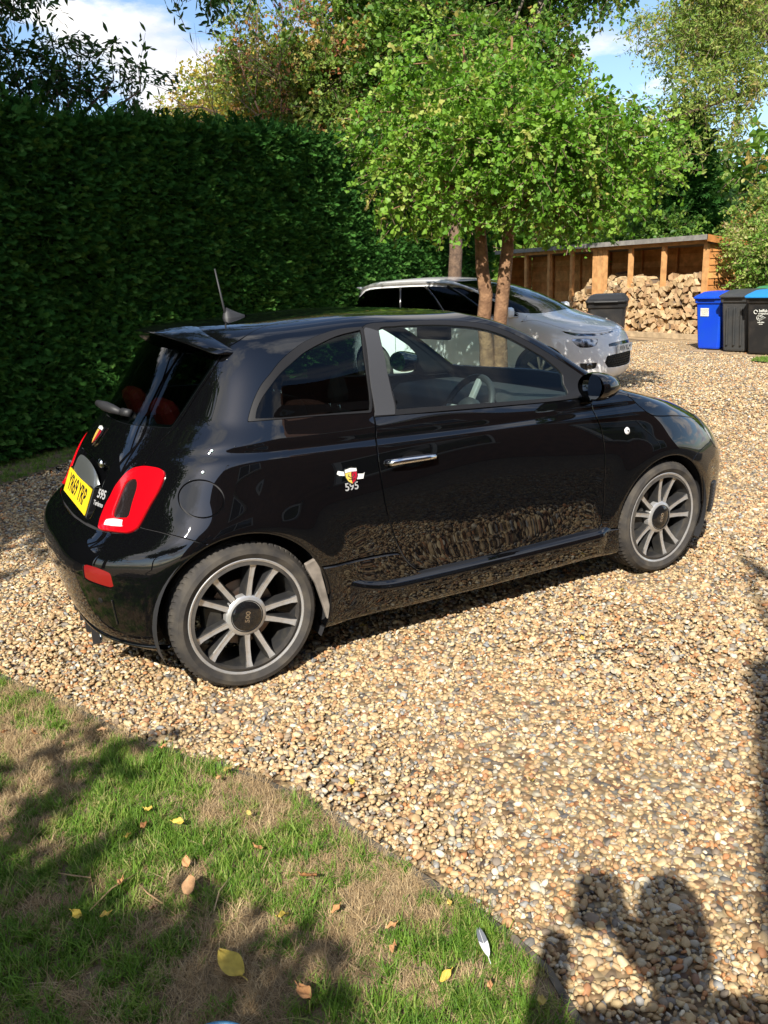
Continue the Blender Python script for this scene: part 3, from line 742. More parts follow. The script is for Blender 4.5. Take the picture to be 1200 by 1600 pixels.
for nm_, yy, sgn in (('right_wall', SY0, -1), ('left_wall', SY1, 1)):
    ww = empty('end_wall', (SX0 + .5, yy, 0)); put(ww, shed)
    for k in range(14):
        z0 = .04 + .138 * k
        hi_ = z0 + .15
        mb = MB(); a0, a1 = yy + sgn * .028, yy + sgn * .006
        mb.add([(SX0 + .05, a0, z0), (SX1, a0, z0), (SX1, a1, hi_), (SX0 + .05, a1, hi_), (SX0 + .05, yy, z0), (SX1, yy, z0), (SX1, yy, hi_), (SX0 + .05, yy, hi_)], [(0, 1, 2, 3), (4, 7, 6, 5), (0, 4, 5, 1), (3, 2, 6, 7), (0, 3, 7, 4), (1, 5, 6, 2)])
        mb.build('plank', 'cedar', ww)
for k, yy in enumerate((8.80, 9.95, 10.95, 12.96, 13.84, 14.8, 15.8)):
    MB().box((SX0 - .03, yy - .05, 0), (SX0 + .05, yy + .05, 2.06)).build('post', 'post_wood', shed)
for yy in (11.78, 11.95, 12.12): MB().box((SX0 - .02, yy - .078, 0), (SX0 + .01, yy + .078, 2.04)).build('upright_board', 'post_wood', shed)
for yy in (9.4, 10.5, 11.6, 12.7, 13.8, 14.9): MB().box((SX1 - .08, yy - .03, 0), (SX1 - .03, yy + .03, 2.0)).build('wall_stud', 'cedar', shed)
mb = MB(); v = [(SX0 - .16, SY0 - .10, zf - .02), (SX1 + .10, SY0 - .10, zb - .02), (SX1 + .10, SY1 + .1, zb - .02), (SX0 - .16, SY1 + .1, zf - .02)]
mb.add(v + [(a, b_, c + .03) for a, b_, c in v], [(0, 3, 2, 1), (4, 5, 6, 7), (0, 1, 5, 4), (1, 2, 6, 5), (2, 3, 7, 6), (3, 0, 4, 7)]); mb.build('roof', 'roof_felt', shed)
MB().box((SX0 - .185, SY0 - .12, zf - .085), (SX0 - .163, SY1 + .1, zf + .018)).build('fascia', 'roof_felt', shed)
mb = MB(); mb.add([(SX0 - .185, SY0 - .125, zf - .12), (SX1 + .1, SY0 - .125, zb - .12), (SX1 + .1, SY0 - .125, zb + .02), (SX0 - .185, SY0 - .125, zf + .02), (SX0 - .185, SY0 - .103, zf - .12), (SX1 + .1, SY0 - .103, zb - .12), (SX1 + .1, SY0 - .103, zb + .02), (SX0 - .185, SY0 - .103, zf + .02)], [(0, 1, 2, 3), (4, 7, 6, 5), (0, 4, 5, 1), (3, 2, 6, 7), (0, 3, 7, 4), (1, 5, 6, 2)]); mb.build('bargeboard', 'cedar', shed)
MB().box((SX0 - .04, SY0, 2.00), (SX0 + .06, SY1, 2.09)).build('beam', 'post_wood', shed)
MB().box((SX0 - .22, SY0 - .2, 0), (SX0 - .10, 12.2, .11)).build('sleeper', 'pale_beam', shed)
MB().box((SX0 - .08, SY0, .0), (SX1, SY1, .05)).build('floor', 'pale_beam', shed)
# split logs, ends towards the drive
def log_mesh(seed):
    r = np.random.default_rng(seed); kind = seed % 4
    if kind == 0: pts = [(0, -.04), (.09, .035), (.055, .075), (0, .09), (-.06, .07), (-.09, .03)]
    elif kind == 1: pts = [(-.08, -.05), (.09, -.045), (.07, .035), (.02, .075), (-.05, .06)]
    elif kind == 2: pts = [(-.02, -.06), (.075, .0), (.085, .05), (.03, .085), (-.05, .06)]
    else: pts = [(-.075, -.03), (-.02, -.065), (.06, -.05), (.08, .01), (.03, .065), (-.06, .055)]
    pts = [(x * r.uniform(.85, 1.15) + r.normal(0, .006), y * r.uniform(.85, 1.15) + r.normal(0, .006)) for x, y in pts]; L = r.uniform(.26, .34); m_ = len(pts)
    v = [(-L / 2 + r.normal(0, .008), x, y) for x, y in pts] + [(L / 2, x * .92, y * .92) for x, y in pts]
    f = [tuple(range(m_))[::-1], tuple(m_ + k for k in range(m_))] + [(k, (k + 1) % m_, m_ + (k + 1) % m_, m_ + k) for k in range(m_)]
    mi = [0, 0] + [1 if (kind in (0, 2) and k in (1, 2, 3)) else 0 for k in range(m_)]
    return mesh_data('split_log', v, f, ['split_wood', 'log_bark'], midx=mi)
LOGS = [log_mesh(600 + k) for k in range(14)]
rl = np.random.default_rng(5)
pos = []
def heap(y0, y1, top, x_=None):
    row = 0; z = .12
    while z < 1.7:
        y = y0 + (row % 2) * .075 + .06
        while y < y1 - .05:
            if z < top(y) + rl.normal(0, .03): pos.append((SX0 + .10 + rl.normal(0, .03) + (.07 if z > top(y) - .15 else 0), y + rl.normal(0, .012), z + rl.normal(0, .012)))
            y += .140
        z += .118; row += 1
heap(8.86, 11.72, lambda y: 1.34 - .06 * math.cos(y * 2.5) - .10 * max(0, y - 10.6) - .04 * math.sin(y * 7))
heap(12.25, 13.1, lambda y: 1.32 - .55 * (y - 12.2)); heap(13.1, 14.4, lambda y: .80 - .30 * (y - 13.1))
nlog = len(pos)
pos = pos[:292]
for (x_, y_, z_) in pos:
    o = bpy.data.objects.new('split_log', LOGS[int(rl.integers(0, 14))]); COL.objects.link(o)
    o.location = (x_, y_, z_); o.rotation_euler = (rl.uniform(0, 6.28), rl.normal(0, .06), rl.normal(0, .16)); k_ = rl.uniform(.88, 1.15); o.scale = (1, k_, k_)
    tag(o, 'split pale log lying in the firewood stack of the log store', 'log', 'split logs stacked in the log store')
# the rest of the heap further in
bm = bmesh.new()
for k in range(420):
    y_ = rl.uniform(8.9, 14.2); top = 1.3 if y_ < 11.7 else max(.35, 1.3 - .5 * (y_ - 12.1)); z_ = rl.uniform(.15, top)
    me = LOGS[int(rl.integers(0, 14))]; Mx = Matrix.Translation((SX0 + rl.uniform(.42, .9), y_, z_)) @ Euler((rl.uniform(0, 6.28), rl.normal(0, .2), rl.normal(0, .4))).to_matrix().to_4x4()
    vs = [bm.verts.new(Mx @ v.co) for v in me.vertices]
    for p_ in me.polygons:
        fc = bm.faces.new([vs[i] for i in p_.vertices]); fc.material_index = p_.material_index
me = bpy.data.meshes.new('inner_logs'); bm.to_mesh(me); bm.free(); me.materials.append(MATS['split_wood']); me.materials.append(MATS['log_bark'])
obj('inner_logs', me, kind='stuff', label='further split logs filling the log store behind the front row')

principled('bin_blue', (.003, .055, .62), rough=.42, noise=(3, (.006, .075, .55), .4, .7))
principled('bin_grey', (.045, .048, .05), rough=.5, noise=(4, (.075, .07, .065), .45, .75))
principled('bin_black', (.014, .014, .015), rough=.5, noise=(4, (.05, .042, .035), .5, .8))
principled('lid_blue', (.02, .22, .55), rough=.45)
principled('lid_green', (.05, .22, .09), rough=.5)
principled('sticker', (.72, .72, .66), rough=.5)
principled('sticker_text', (.30, .32, .22), rough=.6)
def wheelie_bin(x, y, rz, body, lid, label, k=1.0, wide=1.0, extra=None):
    """front faces local -Y"""
    t = empty('wheelie_bin', (x, y, 0), rz, label=label, cat='bin', group='wheelie bins'); t.scale = (k * wide, k, k)
    h = .96
    def ring(z, w, y0, y1, c=.035):
        return [(-w + c, y0, z), (w - c, y0, z), (w, y0 + c, z), (w, y1 - c, z), (w - c, y1, z), (-w + c, y1, z), (-w, y1 - c, z), (-w, y0 + c, z)]
    secs = [ring(.015, .215, .0, .42), ring(.05, .225, -.01, .43), ring(.50, .248, -.045, .49), ring(.80, .262, -.07, .53), ring(.86, .265, -.075, .54), ring(.862, .283, -.10, .56), ring(.94, .290, -.115, .57), ring(.95, .290, -.115, .57)]
    v = [p for s_ in secs for p in s_]; f = [tuple(range(8))[::-1]]
    for i in range(len(secs) - 1):
        for j in range(8): f.append((i * 8 + j, i * 8 + (j + 1) % 8, (i + 1) * 8 + (j + 1) % 8, (i + 1) * 8 + j))
    f.append(tuple(56 + j for j in range(8)))
    MB().add(v, f).build('tub', body, t, keep=False, bevel=.01)
    secs = [ring(.945, .296, -.145, .56), ring(.972, .300, -.150, .58), ring(1.005, .280, -.09, .58), ring(1.065, .235, .10, .59), ring(1.075, .20, .22, .58)]
    v = [p for s_ in secs for p in s_]; f = [tuple(range(8))[::-1]]
    for i in range(len(secs) - 1):
        for j in range(8): f.append((i * 8 + j, i * 8 + (j + 1) % 8, (i + 1) * 8 + (j + 1) % 8, (i + 1) * 8 + j))
    f.append(tuple(32 + j for j in range(8)))
    MB().add(v, f).build('lid', lid, t, keep=False, bevel=.012)
    MB().box((-.17, -.165, .948), (.17, -.140, .968)).build('lid_grip', lid, t, keep=False, bevel=.006)
    for xx in (-.13, 0.0, .13): MB().box((xx - .014, -.052, .12), (xx + .014, -.0, .78), mat=Matrix.Rotation(R_(5.2), 4, 'X') @ Matrix.Translation((0, .012, 0))).build('rib', body, t, keep=False, bevel=.006) if extra == 'ribs' else None
    MB().tube([(-.20, .60, .97), (.20, .60, .97)], .016, 8).build('handle', body, t, keep=False, smooth=True)
    for xx in (-.235, .235):
        mb = MB(); mb.lathe([(.0, -.03), (.09, -.03), (.10, -.02), (.10, .02), (.09, .03), (0, .03)], 24, 'Z', mat=Matrix.Translation((xx, .47, .10)) @ Matrix.Rotation(R_(90), 4, 'Y')); mb.build('wheel', 'tyre_rubber' if 'tyre_rubber' in MATS else 'bin_black', t, keep=False, smooth=True)
    MB().tube([(-.24, .47, .10), (.24, .47, .10)], .012, 8).build('axle', 'roof_felt', t, keep=False)
    def on_front(z, xx=0): return Matrix.Translation((xx, -.0775 * (z / .86) - .006 + .0, z)) @ Matrix.Rotation(R_(90) + R_(5.0), 4, 'X')
    if extra == 'sticker':
        Fm = on_front(.70, -.07)
        st = MB().box((-.085, -.075, .0), (.085, .075, .003), mat=Fm).build('sticker', 'sticker', t, keep=False)
        for j, s_ in enumerate(('GARDEN', 'WASTE', 'ONLY')):
            o = text_obj('sticker_text', s_, .042, 'sticker_text', None, Matrix.Identity(4)); o.parent = st; o.matrix_world = Matrix.Identity(4); o.matrix_local = Fm @ Matrix.Translation((0, .040 - .040 * j, .0036))
    if extra == 'print':
        for s_, sz, dz, dx in (('baffuk', .062, .735, .035), ('recycles', .050, .690, .035), ('collection', .030, .545, .0), ('service', .022, .515, 0)):
            o = text_obj('printed_text', s_, sz, 'badge_white' if 'badge_white' in MATS else 'sticker', None, Matrix.Identity(4), bold=.0015); o.parent = t; o.matrix_local = on_front(dz, dx)
        for R0, n_, dz, dx in ((.030, 20, .715, -.095),):
            mb = MB(); torus_pts = [on_front(dz, dx) @ Vector((R0 * math.cos(a), R0 * math.sin(a), .003)) for a in [2 * math.pi * q / 20 for q in range(18)]]; mb.tube(torus_pts, .006, 6); mb.build('printed_ring', 'sticker', t, keep=False)
        em = [(-.075, 0), (-.06, .035), (-.02, .045), (.08, .0), (-.02, -.045), (-.06, -.035), (-.075, 0)]
        mb = MB(); mb.tube([on_front(.62) @ Vector((a, b_, .003)) for a, b_ in em], .0045, 6); mb.tube([on_front(.62) @ Vector((a * .5 - .01, b_ * .5, .003)) for a, b_ in em], .004, 6); mb.build('printed_emblem', 'sticker', t, keep=False)
    return t
RZ = R_(-81)   # front towards the drive (-X)
wheelie_bin(12.2, 7.12, RZ, 'bin_blue', 'bin_blue', 'bright blue wheelie bin with a white sticker, leftmost of the row by the log store', extra='sticker')
wheelie_bin(12.1, 6.45, RZ, 'bin_grey', 'bin_grey', 'dark grey wheelie bin with a black lid, second in the row from the blue bin', extra='ribs', k=1.03)
wheelie_bin(11.95, 5.80, RZ, 'bin_black', 'lid_blue', 'black wheelie bin with a blue lid and white printed emblem at the right edge', extra='print', k=1.03)
wheelie_bin(13.05, 6.55, RZ, 'bin_black', 'lid_green', 'wheelie bin whose green lid shows behind the dark grey bin', k=1.06)
wheelie_bin(13.0, 5.75, RZ, 'bin_black', 'lid_green', 'wheelie bin whose green lid shows behind the blue-lidded bin', k=1.06)
bb = wheelie_bin(9.45, 7.02, R_(-48), 'bin_black', 'bin_black', 'wide black wheelie bin standing alone behind the bonnet of the white car', k=1.06, wide=1.10)
bb_l = MB().box((-.10, -.062, .58), (.02, -.058, .72)).build('sticker', 'sticker', bb, keep=False)

# ================================================================ behind the photographer: what shades the lawn and hedge and shows in the paint
leafy('canopy_leaf', [(0, (.03, .08, .018)), (.5, (.05, .12, .025)), (1, (.09, .17, .04))])
SP_CAN = [sprig(490 + k, 'round', 12, .16, .60, 'canopy_leaf', .3, stalk=False) for k in range(3)]
def LW(t, w, z=0):   # t metres along the sunlight, w metres to its left
    return (t * .7071 - w * .7071, t * .7071 + w * .7071, z)
for k, (trunk, crowns, lb) in enumerate([
    ((-7.3, .6), [(-5, 5.0, 5.0, 2.5, 2.6, 2.4, 36), (-1.5, 5.6, 8.2, 2.5, 2.4, 2.8, 36)], 'tall spreading tree left of the camera whose crown shades the hedge'),
    ((-5.2, 4.2), [(.2, 5.7, 11.6, 2.6, 2.0, 2.4, 34), (2.5, 6.0, 9.0, 2.2, 2.0, 2.2, 20)], 'tallest tree at the near end of the hedge, crown high above it'),
    ((-11.5, 4.0), [(-6.0, 9.5, 6.5, 3.2, 3.0, 4.0, 30)], 'broad tree further back beyond the near end of the hedge')]):
    cl = []; lm = [[(*trunk, 0, .30), (trunk[0] + .1, trunk[1], 3.2, .22), (trunk[0] + .2, trunk[1] + .1, 6, .12)]]
    for j, (t, w, z_, rt, rw, rz_, n_) in enumerate(crowns):
        x_, y_, _ = LW(t, w); cl += ellipsoid_clumps((x_, y_, z_), (rt, rw, rz_), n_, 1.05, 200 + 10 * k + j, fill=.15, flat=1.0)
        lm.append([(trunk[0], trunk[1], 3.0, .15), ((trunk[0] + x_) / 2, (trunk[1] + y_) / 2, (3 + z_) / 2, .10), (x_, y_, z_, .05)])
    tree('garden_tree', (*trunk, 0), lm, cl, SP_CAN, 190, 'bark', .3, lb, group='trees behind the camera', seed=40 + k, scale=1.15, shell=.2)
# low boughs over the lawn on the left
cl = [(*LW(-5.34, -.30, 2.7), .26, .26, .2), (*LW(-5.30, -.75, 2.68), .24, .24, .18), (*LW(-5.6, -1.25, 2.65), .22, .22, .2), (*LW(-5.22, -1.20, 2.7), .15, .15, .12), (*LW(-5.30, -.95, 2.7), .24, .24, .18), (*LW(-5.24, -.58, 2.7), .24, .24, .18), (*LW(-5.20, -.20, 2.7), .20, .20, .16), (*LW(-5.6, -.6, 2.7), .36, .36, .3), (*LW(-5.38, -.42, 2.7), .30, .30, .25), (*LW(-5.40, -.85, 2.7), .28, .28, .22), (*LW(-5.42, -1.12, 2.7), .18, .18, .15), (*LW(-5.42, -.62, 2.72), .26, .26, .2), (*LW(-5.40, -.22, 2.7), .24, .24, .2), (*LW(-5.6, -1.0, 2.7), .3, .3, .25), (*LW(-5.75, -.2, 2.8), .42, .42, .35), (*LW(-5.75, -.75, 2.75), .40, .40, .3), (*LW(-6.3, .2, 2.9), .6, .6, .5), (*LW(-6.2, -.7, 2.7), .5, .5, .4), (*LW(-4.33, -.26, 2.7), .10, .10, .07), (*LW(-4.48, -.10, 2.7), .12, .12, .08), (*LW(-4.70, -.52, 2.72), .07, .07, .05), (*LW(-5.0, .25, 2.8), .3, .3, .2), (*LW(-5.9, .9, 2.4), .6, .6, .5)]
t0 = LW(-6.6, .8)
tree('small_garden_tree', t0, [[(*t0[:2], 0, .07), (t0[0], t0[1], 1.8, .05), (*LW(-5.6, .1, 2.8), .03), (*LW(-4.6, -.3, 2.6), .008)], [(t0[0], t0[1], 1.6, .04), (*LW(-5.2, -.9, 2.3), .012)]], cl, [sprig(520 + k, 'round', 9, .07, .16, 'canopy_leaf', .3) for k in range(3)], 1500, 'bark', .06, 'small tree left of the camera whose leaves dapple the lawn', seed=50, shell=.1)

principled('brick', (.26, .115, .07), rough=.9, noise=(6, (.17, .075, .05), .35, .65), bump=(60, .5, .01))
principled('mortar', (.34, .30, .25), rough=.95)
principled('roof_tile', (.12, .065, .05), rough=.85, noise=(4, (.07, .045, .04), .35, .65))
principled('window_white', (.78, .78, .76), rough=.4)
glass_mat('house_glass', (.25, .28, .28))
HOx, HOy = -1.90, -5.35
house = empty('house', (HOx + 5, HOy - 3.5, 0), label='brick house with white windows standing behind the camera', cat='house')
EAVE = 4.30
mb = MB(); mb.box((HOx, HOy - 7, 0), (HOx + 12, HOy, EAVE)); mb.build('wall', 'brick', house)
mb = MB(); x0, x1, y0, y1 = HOx - .015, HOx + 12.3, HOy - 7.25, HOy + .03; ym = (y0 + y1) / 2; zr = EAVE + 2.7
v = [(x0, y0, EAVE - .05), (x1, y0, EAVE - .05), (x1, y1, EAVE - .05), (x0, y1, EAVE - .05), (x0 + 3.4, ym, zr), (x1 - 3.4, ym, zr)]
mb.add(v, [(0, 4, 3), (1, 2, 5), (3, 4, 5, 2), (0, 1, 5, 4), (0, 3, 2, 1)]); mb.build('roof', 'roof_tile', house)
mb = MB(); mb.box((HOx + 6.3, HOy - 3.9, EAVE + 1.5), (HOx + 7.0, HOy - 3.2, EAVE + 3.6)); mb.build('chimney', 'brick', house)
mb = MB(); bay = [(-1.87, -5.36), (-2.93, -6.17), (-2.93, -7.4), (HOx + .01, -7.4)]  # unseen block added to the corner to slant the house's shadow edge
mb.add([(x, y, 0) for x, y in bay] + [(x, y, EAVE - .02) for x, y in bay], [(0, 1, 5, 4), (1, 2, 6, 5), (2, 3, 7, 6), (4, 5, 6, 7)]); mb.build('side_bay', 'brick', house)
MB().tube([(HOx + .14, HOy - .10, EAVE), (HOx + .14, HOy - .10, EAVE + .95)], .018, 8).build('shadow_pole', 'window_white', house)  # unseen pole and dish added to throw a small spot of shadow
mb = MB(); mb.lathe([(0, 0), (.12, .02), (.2, .06)], 24, 'Z', mat=Matrix.Translation((HOx + .16, HOy - .12, EAVE + .98)) @ Matrix.Rotation(R_(60), 4, 'Y') @ Matrix.Rotation(R_(30), 4, 'X')); mb.build('shadow_dish', 'window_white', house)  # added dish shape, there only for its shadow on the gravel
MB().tube([(HOx + .1, y1 + .02, EAVE - .06), (HOx + 12.2, y1 + .02, EAVE - .06)], .04, 8).build('gutter', 'gloss_black' if 'gloss_black' in MATS else 'window_white', house)
for (wx, wz, ww, wh) in ((2.0, .9, 1.7, 1.2), (5.4, .9, 2.2, 1.2), (9.2, .9, 1.7, 1.2), (2.0, 2.75, 1.3, .95), (5.6, 2.75, 1.3, .95), (9.2, 2.75, 1.3, .95)):
    wf = empty('window', (HOx + wx, HOy + .02, wz)); put(wf, house)
    X0, X1, Z0, Z1 = HOx + wx - ww / 2, HOx + wx + ww / 2, wz, wz + wh
    mb = MB(); Y0, Y1 = HOy - .02, HOy + .045
    for lo, hi in (((X0, Y0, Z0), (X1, Y1, Z0 + .06)), ((X0, Y0, Z1 - .06), (X1, Y1, Z1)), ((X0, Y0, Z0 + .06), (X0 + .06, Y1, Z1 - .06)), ((X1 - .06, Y0, Z0 + .06), (X1, Y1, Z1 - .06)), (((X0 + X1) / 2 - .03, Y0, Z0 + .06), ((X0 + X1) / 2 + .03, Y1, Z1 - .06))): mb.box(lo, hi)
    mb.build('window_frame', 'window_white', wf)
    MB().box((X0 + .06, HOy - .0, Z0 + .06), (X1 - .06, HOy + .012, Z1 - .06)).build('window_pane', 'smoke_pane' if 'smoke_pane' in MATS else principled('smoke_pane', (.02, .025, .03), rough=.03, coat=1), wf)
    MB().box((X0 - .05, HOy, Z0 - .06), (X1 + .05, HOy + .12, Z0)).build('window_sill', 'mortar', wf)

# ================================================================ car body surface
# each row is one level of the body from sill to roof: rear x, rear corner squareness, start of the side,
# half widths (rear, middle, front), end of the side, front x, front corner squareness, heights round the car
CAR_ROWS=[
(-.44,3.6,.25,.70,.74,.70,2.05,3.00,3.0,(.20,.18,.165,.165,.165,.17,.17)),
(-.50,3.3,.25,.755,.775,.765,2.05,3.06,3.0,(.20,.17,.165,.165,.165,.15,.15)),
(-.555,3.3,.25,.775,.79,.78,2.05,3.10,3.0,(.26,.22,.21,.20,.20,.20,.20)),
(-.58,3.3,.25,.785,.79,.785,2.05,3.12,3.0,(.34,.32,.30,.29,.29,.30,.30)),
(-.595,3.3,.25,.795,.785,.79,2.05,3.125,3.0,(.43,.42,.41,.40,.40,.40,.40)),
(-.595,3.3,.25,.80,.795,.795,2.05,3.12,3.0,(.52,.52,.53,.53,.52,.50,.50)),
(-.565,3.3,.25,.805,.80,.80,2.05,3.09,2.9,(.60,.60,.635,.64,.62,.58,.58)),
(-.475,3.1,.25,.80,.80,.795,2.05,3.02,2.8,(.655,.66,.72,.73,.71,.66,.66)),
(-.44,2.8,.25,.785,.795,.78,2.05,2.94,2.7,(.75,.76,.81,.81,.79,.735,.74)),
(-.39,2.6,.25,.765,.785,.76,2.05,2.80,2.7,(.86,.87,.885,.88,.87,.80,.82)),
(-.325,2.4,.25,.735,.76,.73,2.05,2.60,2.8,(.95,.955,.96,.945,.925,.87,.89)),
(-0.262,2.2,.25,.71,.74,.705,2.02,2.34,2.8,(1.03,1.02,1.01,.99,.96,.93,.945)),
(-0.225,2.2,.25,.695,.725,.685,1.97,2.14,2.7,(1.08,1.06,1.045,1.02,.98,.97,.985)),
(-0.17,2.2,.27,.665,.69,.65,1.81,1.98,2.7,(1.16,1.14,1.12,1.10,1.08,1.06,1.07)),
(-0.11,2.3,.30,.625,.645,.61,1.64,1.80,2.7,(1.25,1.23,1.21,1.21,1.195,1.18,1.19)),
(-0.045,2.4,.33,.58,.595,.57,1.46,1.62,2.7,(1.33,1.31,1.29,1.31,1.30,1.28,1.29)),
(0,2.5,.35,.53,.55,.52,1.28,1.45,2.7,(1.37,1.355,1.35,1.375,1.365,1.35,1.35)),
(.05,2.6,.38,.42,.44,.42,1.15,1.30,2.6,(1.385,1.385,1.39,1.405,1.40,1.385,1.38)),
(.15,2.4,.40,.22,.23,.22,1.02,1.15,2.5,(1.395,1.395,1.405,1.418,1.412,1.405,1.40)),
(.25,2.2,.42,0,0,0,.90,1.05,2.4,(1.40,1.40,1.41,1.42,1.418,1.41,1.405)),
]

# row: xr,nr,x0, wr,wm,wf, x1,xf,nf, z7

NR=len(CAR_ROWS)
def _cr(vals,t):   # catmull-rom through equally indexed keys t in [0,n-1]
    v=np.asarray(vals,float); n=len(v)
    vv=np.concatenate([[2*v[0]-v[1]],v,[2*v[-1]-v[-2]]])
    # symmetric ends (centreline) => zero slope
    vv[0]=v[1]; vv[-1]=v[-2]
    i=np.clip(np.floor(t).astype(int),0,n-2); s=t-i
    p0,p1,p2,p3=vv[i],vv[i+1],vv[i+2],vv[i+3]
    return .5*((2*p1)+(-p0+p2)*s+(2*p0-5*p1+4*p2-p3)*s*s+(-p0+3*p1-3*p2+p3)*s**3)
def rowcurve(R,U):
    """U in 0..1: 0 rear centre, .25 = x0, .75 = x1, 1 front centre"""
    xr,nr,x0,wr,wm,wf,x1,xf,nf,z=R
    U=np.asarray(U,float); x=np.zeros_like(U); y=np.zeros_like(U)
    wr_,wf_=max(wr,1e-6),max(wf,1e-6)
    a=U<.25; th=U[a]/.25*np.pi/2
    c,s=np.cos(th),np.sin(th); A=x0-xr
    # tempered angle so samples are even
    r=((np.abs(c)/1)**nr+(np.abs(s)/1)**nr)**(-1/nr)
    x[a]=x0-A*r*c; y[a]=wr_*r*s
    b=(U>=.25)&(U<=.75); t=(U[b]-.25)/.5
    x[b]=x0+(x1-x0)*t
    sm=lambda q:q*q*(3-2*q)
    y[b]=np.where(t<.5,wr_+(wm-wr_)*sm(np.clip(t*2,0,1)),wm+(wf_-wm)*sm(np.clip(t*2-1,0,1)))
    d=U>.75; th=(1-U[d])/.25*np.pi/2
    c,s=np.cos(th),np.sin(th); B=xf-x1
    r=((np.abs(c))**nf+(np.abs(s))**nf)**(-1/nf)
    x[d]=x1+B*r*c; y[d]=wf_*r*s
    if wr==0: y[:]=0
    # z keys at U = 0,.125,.25,.5,.75,.875,1
    key=np.interp(U,[0,.125,.25,.5,.75,.875,1],[0,1,2,3,4,5,6])
    return np.stack([x,y,_cr(z,key)],-1)
def surf(U,V,rows=None,bump=None):
    """V in 0..NR-1 ; clamped uniform cubic b-spline over rows"""
    U=np.asarray(U,float);V=np.asarray(V,float)
    rows=CAR_ROWS if rows is None else rows; NR=len(rows)
    C=np.stack([rowcurve(R,U) for R in rows])      # NR,nU,3
    first=2*C[0]-C[1]
    last=C[-2].copy(); last[:,1]*=-1               # symmetric over the roof centre line
    P=np.concatenate([first[None],C,last[None]])
    i=np.clip(np.floor(V).astype(int),0,NR-2); s=V-i
    b=[(1-s)**3/6,(3*s**3-6*s**2+4)/6,(-3*s**3+3*s**2+3*s+1)/6,s**3/6]
    out=sum(b[k][:,None,None]*P[i+k] for k in range(4))
    return (bumps if bump is None else bump)(out)                                     # nV,nU,3
def g(x,s): return np.exp(-(x/s)**2)
def bumps(P):
    x,y,z=P[...,0],P[...,1],P[...,2]
    q=P.copy()
    side=np.clip((y-.5)/.2,0,1)
    for xc,a in ((0.0,.018),(2.3,.016)):
        r=np.hypot(x-xc,z-.29)
        q[...,1]+=a*side*g(r-.36,.09)*(z>.0)
    # soft shoulder crease: a shallow channel under the belt
    q[...,1]-=.006*side*g(z-(.925-.03*np.clip(x,0,2)/2),.02)
    ss=lambda t:np.clip(t,0,1)**2*(3-2*np.clip(t,0,1))
    rec=ss((.325-np.abs(y))/.05)*ss((z-.645)/.03)*ss((.865-z)/.03)*(x<0)
    q[...,0]+=.032*rec
    return q

